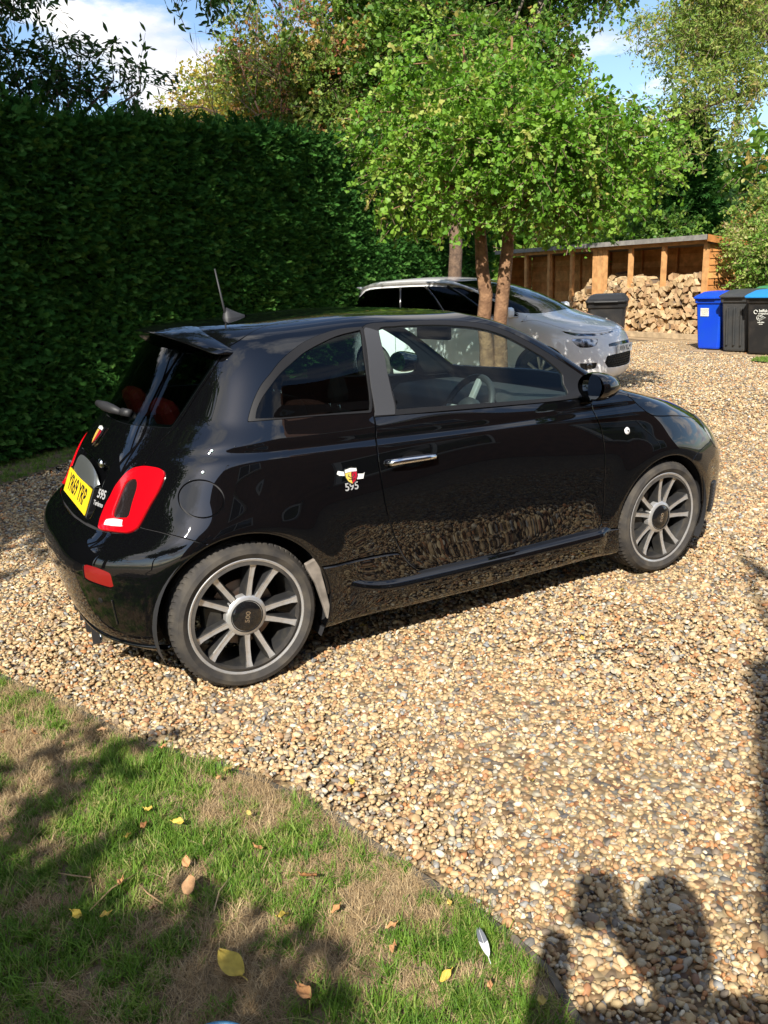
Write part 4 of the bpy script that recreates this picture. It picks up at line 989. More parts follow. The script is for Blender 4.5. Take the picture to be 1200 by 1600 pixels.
# panel outlines on that surface
CAR_UV={
'quarter_seal':[(0.2024,11.549),(0.2028,11.965),(0.2060,12.733),(0.2130,13.395),(0.2246,13.901),(0.2370,14.398),(0.2541,14.828),(0.2834,15.304),(0.3233,15.641),(0.3718,15.842),(0.4229,15.792),(0.3858,14.214),(0.3567,11.415),(0.2923,11.558),(0.2448,11.600)],
'quarter_glass':[(0.2113,11.771),(0.2120,12.288),(0.2163,12.813),(0.2259,13.333),(0.2396,13.873),(0.2587,14.331),(0.2811,14.762),(0.3137,15.118),(0.3582,15.445),(0.4128,15.604),(0.3826,14.222),(0.3558,11.672),(0.2928,11.696)],
'window_frame':[(0.4234,15.766),(0.5109,15.870),(0.5653,15.860),(0.6264,15.795),(0.6750,15.660),(0.7164,15.438),(0.7309,14.983),(0.7352,14.561),(0.7385,14.136),(0.7416,13.158),(0.7393,12.375),(0.7306,11.072),(0.6356,10.744),(0.5336,10.831),(0.4393,10.919),(0.3573,10.952),(0.3790,13.688)],
'window_glass':[(0.4492,15.450),(0.4951,15.591),(0.5438,15.550),(0.6009,15.481),(0.6397,15.366),(0.6720,15.224),(0.6956,14.965),(0.7072,14.658),(0.7110,14.322),(0.7180,13.661),(0.7101,12.968),(0.6846,12.402),(0.6518,11.327),(0.5602,11.330),(0.4623,11.479),(0.3906,11.544),(0.4111,13.750)],
'b_pillar_trim':[(0.4206,15.617),(0.4464,15.418),(0.4150,14.008),(0.3991,12.791),(0.3899,11.675),(0.3852,11.006),(0.3588,11.068),(0.3787,13.554)],
'door':[(0.3580,11.074),(0.3563,10.503),(0.3498,8.486),(0.3523,6.657),(0.3562,5.743),(0.3623,5.069),(0.3678,4.560),(0.3752,4.099),(0.3818,3.748),(0.3915,3.420),(0.4004,3.248),(0.4123,3.136),(0.4748,3.078),(0.5404,3.058),(0.6158,3.081),(0.6840,3.136),(0.6923,3.312),(0.6947,3.724),(0.6958,4.311),(0.6948,5.834),(0.6929,7.408),(0.6905,8.175),(0.6857,8.913),(0.6835,9.698),(0.6860,10.694),(0.7044,10.954),(0.6356,10.744),(0.5336,10.831),(0.4393,10.919)],
'fuel_flap':[(0.1838,7.830),(0.1835,7.954),(0.1826,8.082),(0.1812,8.208),(0.1792,8.328),(0.1768,8.437),(0.1740,8.531),(0.1709,8.608),(0.1676,8.665),(0.1643,8.699),(0.1610,8.712),(0.1579,8.702),(0.1551,8.670),(0.1526,8.620),(0.1506,8.552),(0.1491,8.469),(0.1481,8.375),(0.1477,8.271),(0.1479,8.161),(0.1486,8.048),(0.1497,7.934),(0.1513,7.821),(0.1534,7.714),(0.1557,7.614),(0.1583,7.524),(0.1611,7.446),(0.1641,7.385),(0.1670,7.341),(0.1699,7.318),(0.1727,7.315),(0.1753,7.333),(0.1777,7.373),(0.1798,7.433),(0.1815,7.511),(0.1827,7.605),(0.1835,7.712)],
'tail_lamp':[(0.0997,9.102),(0.1054,9.178),(0.1126,9.221),(0.1227,9.193),(0.1288,9.130),(0.1322,8.994),(0.1325,8.720),(0.1304,8.350),(0.1262,7.929),(0.1237,7.602),(0.1220,7.313),(0.1203,7.077),(0.1172,6.964),(0.1135,6.896),(0.1095,6.889),(0.0965,6.864),(0.0859,6.829),(0.0818,7.057),(0.0799,7.318),(0.0806,7.748),(0.0838,8.105),(0.0860,8.420),(0.0895,8.674),(0.0942,8.934)],
'lamp_smoke':[(0.1088,8.699),(0.1047,8.752),(0.1008,8.718),(0.0967,8.553),(0.0945,8.119),(0.0929,7.669),(0.0936,7.464),(0.0980,7.409),(0.1108,7.471),(0.1106,7.968),(0.1111,8.452)],
'lamp_white':[(0.0880,7.274),(0.0964,7.362),(0.1067,7.372),(0.1067,7.251),(0.1095,7.115),(0.1001,7.084),(0.0884,7.041)],
'fog':[(0.0900,5.132),(0.0937,5.210),(0.1045,5.185),(0.1131,5.086),(0.1168,4.970),(0.1187,4.464),(0.1166,4.395),(0.1070,4.449),(0.0957,4.515),(0.0914,4.571)],
'bumper_seam':[(0.1175,6.938),(0.1215,7.180),(0.1396,6.969),(0.1599,6.562),(0.1770,6.092),(0.1817,5.967)],
'tailgate_seam':[(0.1180,11.036),(0.1162,10.514),(0.1134,10.048),(0.1113,9.661),(0.1093,9.260),(0.0968,9.034),(0.0895,8.674),(0.0838,8.105),(0.0797,7.329),(0.0869,6.825)],
'tailgate_bot':[(0.0869,6.825),(0.0688,6.843),(0.0474,6.792),(0.0207,6.729),(0.0000,6.751),(0.0000,6.822)],
'rear_glass':[(0.1490,14.784),(0.1396,13.866),(0.1283,12.849),(0.1215,11.977),(0.1176,11.076),(0.1134,11.014),(0.0908,10.961),(0.0542,10.831),(0.0308,10.815),(0.0007,10.804)],
'roof_seam':[(0.1496,14.818),(0.1667,15.458),(0.1905,16.289),(0.2235,16.862),(0.2736,17.324),(0.3549,17.458)],
'hood':[(0.8142,11.892),(0.8082,11.668),(0.7620,10.503),(0.7658,9.687),(0.7719,9.056),(0.7801,8.728),(0.7943,8.676),(0.8109,8.688),(0.8294,8.623),(0.8466,8.427)],
'skirt_top':[(0.2614,4.252),(0.2907,4.197),(0.3686,4.114),(0.3799,3.707),(0.3905,3.344),(0.4022,3.092),(0.4122,2.989),(0.4747,2.927),(0.5404,2.917),(0.6160,2.917),(0.6843,2.968),(0.7002,3.043),(0.7117,3.078)],
'front_bumper_seam':[(0.8089,5.361),(0.8129,5.677),(0.8182,5.909),(0.8218,6.078)],
'rear_arch':[(0.1497,3.453),(0.1570,4.592),(0.1674,5.631),(0.1757,5.933),(0.1848,6.277),(0.2007,6.308),(0.2182,6.027),(0.2359,5.535),(0.2474,4.988),(0.2549,4.552)],
'front_arch':[(0.7117,3.112),(0.7250,4.608),(0.7496,5.489),(0.7668,6.078),(0.7857,6.149),(0.8056,5.544),(0.8180,4.866),(0.8292,3.701),(0.8457,1.350)],
'crease':[(0.1290,9.318),(0.1537,9.399),(0.2123,9.404),(0.2670,9.290),(0.3288,9.194),(0.3955,9.289),(0.5407,8.905),(0.6479,8.771),(0.7614,8.706)],
'points':[(0.3132,7.715),(0.3122,7.149),(0.3913,8.068),(0.7380,7.871),(0.0215,9.960),(0.0687,8.074),(0.0678,7.741),(0.1054,3.769),(0.0395,8.877),(0.1155,3.486),(0.6912,12.212),(0.3568,8.110),(0.4253,8.041),(0.8503,3.211)],
}

# ---- cutting the surface into panels
def pts_on(U, V, rows=None, bump=None):
    """surface points for matched lists of U and V; U < 0 or > 1 continues on the mirrored half"""
    U = np.asarray(U, float); V = np.asarray(V, float); out = np.zeros((len(U), 3))
    sg = np.where((U < 0) | (U > 1), -1.0, 1.0); Uc = np.where(U < 0, -U, np.where(U > 1, 2 - U, U))
    nr = len(CAR_ROWS if rows is None else rows)
    for i in range(len(U)):
        out[i] = surf(Uc[i:i + 1], np.clip(V[i:i + 1], 0, nr - 1), rows, bump)[0, 0]
    out[:, 1] *= sg
    return out

def smooth_loop(pl, n=5, sharp=1.0):
    """closed Catmull-Rom through the points; corners sharper than ~55 degrees are kept"""
    p = np.asarray(pl, float); N_ = len(p); out = []
    sc = np.array([5.0, .085])
    q = p * sc
    corner = []
    for i in range(N_):
        a = q[i] - q[i - 1]; b = q[(i + 1) % N_] - q[i]
        c = a.dot(b) / (np.linalg.norm(a) * np.linalg.norm(b) + 1e-9); corner.append(c < sharp * .57)
    for i in range(N_):
        p0, p1, p2, p3 = p[i - 1], p[i], p[(i + 1) % N_], p[(i + 2) % N_]
        m1 = (p2 - p0) / 2; m2 = (p3 - p1) / 2
        d = p2 - p1
        if corner[i]: m1 = d
        if corner[(i + 1) % N_]: m2 = d
        L = np.linalg.norm(d * sc) * 1.2
        for m in (m1, m2):
            l = np.linalg.norm(m * sc)
            if l > L and l > 0: m *= L / l
        for k in range(n):
            s = k / n
            out.append(p1 * (2 * s ** 3 - 3 * s ** 2 + 1) + m1 * (s ** 3 - 2 * s ** 2 + s) + p2 * (-2 * s ** 3 + 3 * s ** 2) + m2 * (s ** 3 - s ** 2))
    return np.array(out)

def half_surface(nu, nv, rows=None, bump=None):
    nr = len(CAR_ROWS if rows is None else rows)
    us = np.linspace(0, 1, nu); vs = np.linspace(0, nr - 1, nv)
    P = surf(us, vs, rows, bump)
    e = 1e-3
    du = surf(np.clip(us + e, 0, 1), vs, rows, bump) - surf(np.clip(us - e, 0, 1), vs, rows, bump)
    dv = surf(us, np.clip(vs + e * 5, 0, nr - 1 - 1e-9), rows, bump) - surf(us, np.clip(vs - e * 5, 0, nr - 1 - 1e-9), rows, bump)
    # over the centre lines the surface is symmetric
    du[:, 0] *= np.array([0, 1, 0]); du[:, -1] *= np.array([0, 1, 0])
    du[np.linalg.norm(du, axis=-1) < 1e-9] = (1, 0, 0)
    n = np.cross(dv, du); n /= np.linalg.norm(n, axis=-1, keepdims=True) + 1e-12
    n[-1] = n[-2]; n[-1, :, 1] = 0
    n[:, 0, 1] = 0; n[:, -1, 1] = 0; n /= np.linalg.norm(n, axis=-1, keepdims=True) + 1e-12
    idx = np.arange(nu * nv).reshape(nv, nu)
    a, b, c, d = idx[:-1, :-1].ravel(), idx[:-1, 1:].ravel(), idx[1:, 1:].ravel(), idx[1:, :-1].ravel()
    tri = np.concatenate([np.stack([a, c, b], 1), np.stack([a, d, c], 1)])
    UU, VV = np.meshgrid(us, vs)
    return dict(p=P.reshape(-1, 3), n=n.reshape(-1, 3), uv=np.stack([UU.ravel(), VV.ravel()], 1), t=tri)

def keep_neg(m, f):
    """part of m where f < 0, cut cleanly along f = 0"""
    t = m['t']; s = f[t] < 0; c = s.sum(1)
    full = t[c == 3]
    newp = []; tris = [full]
    ed_a, ed_b, loc = [], [], []
    one = t[c == 1]; s1 = s[c == 1]; two = t[c == 2]; s2 = s[c == 2]
    def roll(tt, ss, want):
        k = np.argmax(ss == want, 1); r = np.arange(len(tt))
        return tt[r, k], tt[r, (k + 1) % 3], tt[r, (k + 2) % 3]
    A1, B1, C1 = roll(one, s1, True)
    A2, B2, C2 = roll(two, s2, False)      # A2 is the one outside
    e = np.concatenate([np.stack([A1, B1], 1), np.stack([A1, C1], 1), np.stack([A2, B2], 1), np.stack([A2, C2], 1)])
    if len(e) == 0:
        return dict(p=m['p'], n=m['n'], uv=m['uv'], t=full)
    es = np.sort(e, 1); uq, inv = np.unique(es, axis=0, return_inverse=True); inv = inv.ravel()
    fa, fb = f[uq[:, 0]], f[uq[:, 1]]; w = (fa / (fa - fb + 1e-18))[:, None]
    base = len(m['p'])
    P = np.concatenate([m['p'], m['p'][uq[:, 0]] * (1 - w) + m['p'][uq[:, 1]] * w])
    Nn = np.concatenate([m['n'], m['n'][uq[:, 0]] * (1 - w) + m['n'][uq[:, 1]] * w])
    UVs = np.concatenate([m['uv'], m['uv'][uq[:, 0]] * (1 - w) + m['uv'][uq[:, 1]] * w])
    n1, n2 = len(one), len(two); inv = inv + base
    ab, ac, ab2, ac2 = inv[:n1], inv[n1:2 * n1], inv[2 * n1:2 * n1 + n2], inv[2 * n1 + n2:]
    tris += [np.stack([A1, ab, ac], 1), np.stack([ab2, B2, C2], 1), np.stack([ab2, C2, ac2], 1)]
    return dict(p=P, n=Nn, uv=UVs, t=np.concatenate(tris))

def compact(m):
    u, inv = np.unique(m['t'], return_inverse=True)
    return dict(p=m['p'][u], n=m['n'][u], uv=m['uv'][u], t=inv.reshape(-1, 3))

def sdist(m, loop, rows=None, bump=None, far=.12):
    """signed distance (metres) from the surface points to a closed outline given in (U, V)"""
    L3 = pts_on(loop[:, 0], loop[:, 1], rows, bump)
    uv = m['uv']; ins = in_poly(uv[:, 0], uv[:, 1], loop)
    P = m['p']; d = np.full(len(P), far)
    lo, hi = L3.min(0) - far, L3.max(0) + far
    cand = np.where(((P > lo) & (P < hi)).all(1))[0]
    A = L3; B = np.roll(L3, -1, 0)
    best = np.full(len(cand), far ** 2)
    Q = P[cand]
    for a, b in zip(A, B):
        ab = b - a; l2 = ab.dot(ab)
        if l2 < 1e-12: continue
        near = np.where(((Q > np.minimum(a, b) - far) & (Q < np.maximum(a, b) + far)).all(1))[0]
        if not len(near): continue
        q = Q[near]; tt = np.clip((q - a) @ ab / l2, 0, 1); r = q - (a + tt[:, None] * ab)
        best[near] = np.minimum(best[near], (r * r).sum(1))
    d[cand] = np.sqrt(best)
    return np.where(ins, -d, d)

def split(m, f, gap=.004):
    ins = compact(keep_neg(m, f + gap / 2)); out = compact(keep_neg(m, gap / 2 - f))
    return ins, out

def rim(m, depth=.010):
    """turned-in edge round a panel"""
    t = m['t']; e = np.concatenate([t[:, [0, 1]], t[:, [1, 2]], t[:, [2, 0]]])
    es = np.sort(e, 1); uq, inv, cnt = np.unique(es, axis=0, return_inverse=True, return_counts=True)
    b = e[cnt[inv.ravel()] == 1]
    b = b[~((np.abs(m['p'][b[:, 0], 1]) < 2e-4) & (np.abs(m['p'][b[:, 1], 1]) < 2e-4))]
    if not len(b): return m
    A, B = m['p'][b[:, 0]], m['p'][b[:, 1]]; nA, nB = m['n'][b[:, 0]], m['n'][b[:, 1]]
    lat = np.cross(B - A, nA); lat /= np.linalg.norm(lat, axis=1, keepdims=True) + 1e-12
    k = len(b); o = len(m['p'])
    nl1 = lat + nA; nl1 /= np.linalg.norm(nl1, axis=1, keepdims=True)
    P = np.concatenate([m['p'], A, B, A - nA * depth, B - nB * depth])
    Nn = np.concatenate([m['n'], nl1, nl1, lat, lat]); UVs = np.concatenate([m['uv'], m['uv'][b[:, 0]], m['uv'][b[:, 1]], m['uv'][b[:, 0]], m['uv'][b[:, 1]]])
    i = np.arange(k)
    t2 = np.concatenate([np.stack([o + i, o + 2 * k + i, o + k + i], 1), np.stack([o + k + i, o + 2 * k + i, o + 3 * k + i], 1)])
    return dict(p=P, n=Nn, uv=UVs, t=np.concatenate([t, t2]))

def offset(m, d): return dict(m, p=m['p'] + m['n'] * d)
def mirror(m):
    f = np.array([1, -1, 1.0])
    return dict(p=m['p'] * f, n=m['n'] * f, uv=m['uv'], t=m['t'][:, ::-1])
def join(*ms):
    o = 0; P, Nn, UVs, T = [], [], [], []
    for m in ms:
        P.append(m['p']); Nn.append(m['n']); UVs.append(m['uv']); T.append(m['t'] + o); o += len(m['p'])
    return dict(p=np.concatenate(P), n=np.concatenate(Nn), uv=np.concatenate(UVs), t=np.concatenate(T))
def panel(name, m, mat, parent, **kw):
    return obj(name, mesh_data(name, m['p'], m['t'], mat, normals=m['n']), parent, **kw)
def circle_f(m, x, z, r, ymin=.45):
    P = m['p']; d = np.hypot(P[:, 0] - x, P[:, 2] - z) - r
    return np.where(P[:, 1] > ymin, d, .2)
def frame_at(U, V, side=-1, rows=None, bump=None, off=0.0):
    """matrix on the surface: x to the viewer's right, y up, z outward; side -1 = right-hand side of the car"""
    e = .002
    p = pts_on([U, U + e, U - e, U, U], [V, V, V, V + .05, V - .05], rows, bump)
    du = p[1] - p[2]; dv = p[3] - p[4]; n = np.cross(dv, du)
    if side < 0:
        for q in (p, ): q[:, 1] *= -1
        du = p[1] - p[2]; dv = p[3] - p[4]; n = np.cross(du, dv)
    n = Vector(n).normalized(); x = Vector(du).normalized() * (1 if side < 0 else -1)
    y = n.cross(x).normalized(); x = y.cross(n)
    o = Vector(p[0]) + n * off
    return Matrix(((x.x, y.x, n.x, o.x), (x.y, y.y, n.y, o.y), (x.z, y.z, n.z, o.z), (0, 0, 0, 1)))

# ================================================================ black hatchback
principled('black_paint', (.0025, .0026, .0032), rough=.9, spec=0.0, coat=1.0, coat_rough=.010)
MATS['black_paint'].node_tree.nodes['Principled BSDF'].inputs['Coat IOR'].default_value = 1.72
principled('white_paint', (.80, .80, .80), rough=.4, coat=1.0, coat_rough=.02)
principled('black_plastic', (.022, .022, .024), rough=.55, bump=(300, .15, .001))
principled('gloss_black', (.008, .008, .009), rough=.08, coat=.6)
principled('trim_grey', (.040, .041, .045), rough=.45)
principled('seal_grey', (.011, .011, .012), rough=.5, spec=.3)
principled('cabin_dark', (.018, .018, .02), rough=.75)
principled('seat_fabric', (.035, .035, .04), rough=.85, noise=(25, (.05, .05, .055), .4, .6))
principled('red_fabric', (.34, .015, .012), rough=.7)
principled('chrome', (.80, .80, .80), rough=.10, metal=1.0)
principled('satin_silver', (.58, .575, .57), rough=.30, metal=.6, noise=(35, (.50, .46, .40), .45, .8))
principled('rim_grey', (.030, .030, .031), rough=.42, metal=.3, noise=(30, (.06, .055, .045), .45, .8))
principled('tyre_rubber', (.032, .029, .027), rough=.85, noise=(14, (.095, .080, .060), .40, .85), bump=(160, .3, .002))
principled('brake_steel', (.22, .18, .16), rough=.45, metal=.8, noise=(20, (.20, .09, .05), .5, .8))
principled('red_lens', (.50, .002, .008), rough=.18, coat=1.0, coat_rough=.02)
principled('red_lens_dark', (.22, .006, .008), rough=.3, coat=1.0)
principled('smoke_lens', (.014, .010, .010), rough=.2, coat=1.0)
principled('clear_lens', (.72, .70, .70), rough=.25, coat=1.0)
principled('plate_yellow', (.88, .62, .02), rough=.45)
principled('plate_white', (.75, .75, .73), rough=.45)
principled('print_black', (.01, .01, .01), rough=.5)
principled('badge_white', (.75, .74, .72), rough=.3)
principled('badge_grey', (.38, .38, .38), rough=.3)
principled('badge_red', (.42, .01, .03), rough=.3, coat=.6)
principled('badge_yellow', (.70, .50, .10), rough=.3, coat=.6)
principled('flap_dusty', (.30, .26, .22), rough=.9, noise=(18, (.15, .13, .11), .35, .7))
principled('headlamp_dark', (.05, .055, .06), rough=.12, coat=1.0, noise=(9, (.30, .31, .32), .55, .6))
principled('mirror_glass', (.75, .85, .95), rough=.01, metal=1.0)
glass_mat('clear_glass', (.80, .95, .92))
glass_mat('tint_glass', (.13, .17, .17))
glass_mat('windscreen_glass', (.84, .95, .92))

CX = Vector((1.2, 0, 0))
car = empty('parked_car', CX, label='glossy black three-door hatchback with alloy wheels parked on the gravel in front', cat='car')
H = half_surface(440, 230)
UV = {k: smooth_loop(v) for k, v in CAR_UV.items() if k in ('quarter_seal', 'quarter_glass', 'window_frame', 'window_glass', 'b_pillar_trim', 'fuel_flap', 'tail_lamp', 'lamp_smoke', 'lamp_white', 'fog')}
c_ = CAR_UV
tg_side = [(.152, 14.8), (.1432, 13.86), (.1322, 12.84), (.1260, 11.98), (.1222, 11.06)]
LO = {
 'door': smooth_loop(c_['door'], sharp=1.0),
 'rear_glass': smooth_loop(c_['rear_glass'][:-1] + [(-.03, 10.80), (-.03, 15.35), (.06, 15.3), (.12, 15.2)], sharp=1.5),
 'tailgate': smooth_loop(tg_side + c_['tailgate_seam'][1:-1] + c_['tailgate_bot'][:-2] + [(-.03, 6.73), (-.03, 15.6), (.10, 15.6)], sharp=1.5),
 'rear_bumper': smooth_loop([(-.03, 6.73)] + [(.0207, 6.70), (.0476, 6.77), (.0869, 6.80), (.1095, 6.87)] + c_['bumper_seam'] + [(.21, 5.3), (.24, 4.4), (.24, -2), (-.03, -2)], sharp=1.5),
 'roof': smooth_loop([(-.03, 15.65), (.10, 15.65), (.1496, 15.0), (.1667, 15.50), (.1905, 16.30), (.2235, 16.80), (.2736, 17.0), (.3549, 17.05), (.5, 17.0), (.68, 16.9), (.78, 16.5), (.86, 15.95), (.93, 15.8), (1.03, 15.75), (1.03, 21), (-.03, 21)], sharp=1.5),
 'windscreen': smooth_loop([(.797, 12.35), (.797, 13.5), (.800, 15.0), (.83, 15.6), (.9, 15.65), (1.03, 15.65), (1.03, 12.35), (.9, 12.3)], sharp=1.5),
 'bonnet': smooth_loop(c_['hood'][1:] + [(.87, 8.2), (.93, 7.95), (1.03, 7.9), (1.03, 12.15), (.86, 12.1)], sharp=1.5),
 'side_skirt': smooth_loop(c_['skirt_top'] + [(.73, 3.0), (.73, -2), (.235, -2), (.235, 4.3)], sharp=1.5),
 'front_bumper': smooth_loop([(.78, -2), (.78, 5.2), (.8089, 5.36), (.8129, 5.68), (.8218, 6.08), (.85, 6.45), (.88, 6.6), (1.03, 6.65), (1.03, -2)], sharp=1.5),
}
ARCH = ((0.0, .293, .350), (2.285, .288, .342))
m = H
for xc, zc, r in ARCH:
    m = compact(keep_neg(m, -circle_f(m, xc, zc, r)))
inner = m
parts = {}
def cut(name, loop, gap=.004):
    global m
    parts[name], m = split(m, sdist(m, loop), gap)
cut('tail_lamp', UV['tail_lamp'], .003)
cut('rear_window', LO['rear_glass'], .004)
cut('quarter_seal', UV['quarter_seal'], .002)
cut('window_frame', UV['window_frame'], .003)
cut('door', LO['door'], .008)
cut('fuel_flap', UV['fuel_flap'], .006)
hp = pts_on([.878], [7.15])[0]
parts['headlamp'], m = split(m, np.linalg.norm((m['p'] - hp) * np.array([1, 1, .95]), axis=1) - .115, .004)
cut('tailgate', LO['tailgate'], .008)
cut('rear_bumper', LO['rear_bumper'], .005)
cut('roof_panel', LO['roof'], .006)
cut('windscreen', LO['windscreen'], .003)
cut('bonnet', LO['bonnet'], .006)
cut('side_skirt', LO['side_skirt'], .005)
cut('front_bumper', LO['front_bumper'], .004)
# pieces inside pieces
parts['quarter_window'], parts['quarter_seal'] = split(parts['quarter_seal'], sdist(parts['quarter_seal'], UV['quarter_glass']), .001)
parts['door_window'], parts['window_frame'] = split(parts['window_frame'], sdist(parts['window_frame'], UV['window_glass']), .001)
parts['pillar_trim'], parts['window_frame'] = split(parts['window_frame'], sdist(parts['window_frame'], UV['b_pillar_trim']), .002)
lens_s, parts['tail_lamp'] = split(parts['tail_lamp'], sdist(parts['tail_lamp'], UV['lamp_smoke']), .001)
lens_w, parts['tail_lamp'] = split(parts['tail_lamp'], sdist(parts['tail_lamp'], UV['lamp_white']), .001)
fogp, parts['rear_bumper'] = split(parts['rear_bumper'], sdist(parts['rear_bumper'], UV['fog']), .003)
body_shell = m
def both(m): return join(m, mirror(m))
panel('body', both(rim(body_shell)), 'black_paint', car)
P_tailgate = panel('tailgate', both(rim(parts['tailgate'])), 'black_paint', car)
panel('rear_window', both(offset(parts['rear_window'], -.002)), 'tint_glass', P_tailgate)
rb = panel('rear_bumper', both(rim(parts['rear_bumper'])), 'black_paint', car)
panel('roof_panel', both(rim(parts['roof_panel'])), 'black_paint', car)
panel('windscreen', both(offset(parts['windscreen'], -.003)), 'windscreen_glass', car)
panel('bonnet', both(rim(parts['bonnet'])), 'black_paint', car)
fb = panel('front_bumper', both(rim(parts['front_bumper'])), 'black_paint', car)
side_objs = {}
for sd in (-1, 1):
    mm = (lambda q: mirror(q)) if sd < 0 else (lambda q: q)
    d = panel('door', mm(rim(parts['door'])), 'black_paint', car); side_objs[('door', sd)] = d
    panel('door_window', mm(offset(parts['door_window'], -.004)), 'clear_glass', d)
    panel('window_frame', mm(rim(offset(parts['window_frame'], .001), .018)), 'seal_grey', d)
    panel('pillar_trim', mm(rim(offset(parts['pillar_trim'], .003), .012)), 'trim_grey', d)
    qs = panel('quarter_window', mm(offset(parts['quarter_window'], -.004)), 'tint_glass', car)
    panel('window_seal', mm(rim(offset(parts['quarter_seal'], .002), .012)), 'seal_grey', qs)
    panel('fuel_flap', mm(rim(parts['fuel_flap'])), 'black_paint', car) if sd < 0 else None
    panel('side_skirt', mm(rim(offset(parts['side_skirt'], .017), .035)), 'black_paint', car)
    tl = panel('tail_lamp', mm(rim(offset(parts['tail_lamp'], .010), .018)), 'red_lens', car)
    panel('smoked_lens', mm(rim(offset(lens_s, .002), .01)), 'smoke_lens', tl)
    panel('reversing_lens', mm(rim(offset(lens_w, .0085), .01)), 'clear_lens', tl)
    fg = panel('fog_reflector', mm(rim(offset(fogp, -.004))), 'red_lens_dark', rb)
    panel('headlight', mm(rim(offset(parts['headlamp'], .004))), 'headlamp_dark', car)
# dark lining seen through the gaps and windows
inn = inner
for k in ('quarter_glass', 'window_glass'):
    _, inn = split(inn, sdist(inn, UV[k]), .0)
_, inn = split(inn, sdist(inn, LO['rear_glass']) + .02, .0)
_, inn = split(inn, sdist(inn, LO['windscreen']) + .01, .0)
panel('lining', both(offset(inn, -.0135)), 'cabin_dark', car)
# wheel housings, floor
for sd in (-1, 1):
    for xc, zc, r in ARCH:
        mb = MB(); mb.grid(lambda a, b: (xc + (r + .004) * math.cos(-.5 + (math.pi + 1.0) * a), sd * (.47 + (.775 - .47) * b), zc + (r + .004) * math.sin(-.5 + (math.pi + 1.0) * a)), 40, 3)
        v = [(xc, sd * .47, zc)] + [(xc + (r + .004) * math.cos(-.5 + (math.pi + 1.0) * k / 40), sd * .47, zc + (r + .004) * math.sin(-.5 + (math.pi + 1.0) * k / 40)) for k in range(41)]
        mb.add(v, [(0, k, k + 1) for k in range(1, 41)])
        mb.build('wheel_housing', 'cabin_dark', car, smooth=False)
mb = MB(); mb.box((-.44, -.46, .205), (3.0, .46, .23)); mb.box((.38, -.745, .185), (1.90, .745, .203))
mb.build('floor_pan', 'cabin_dark', car)

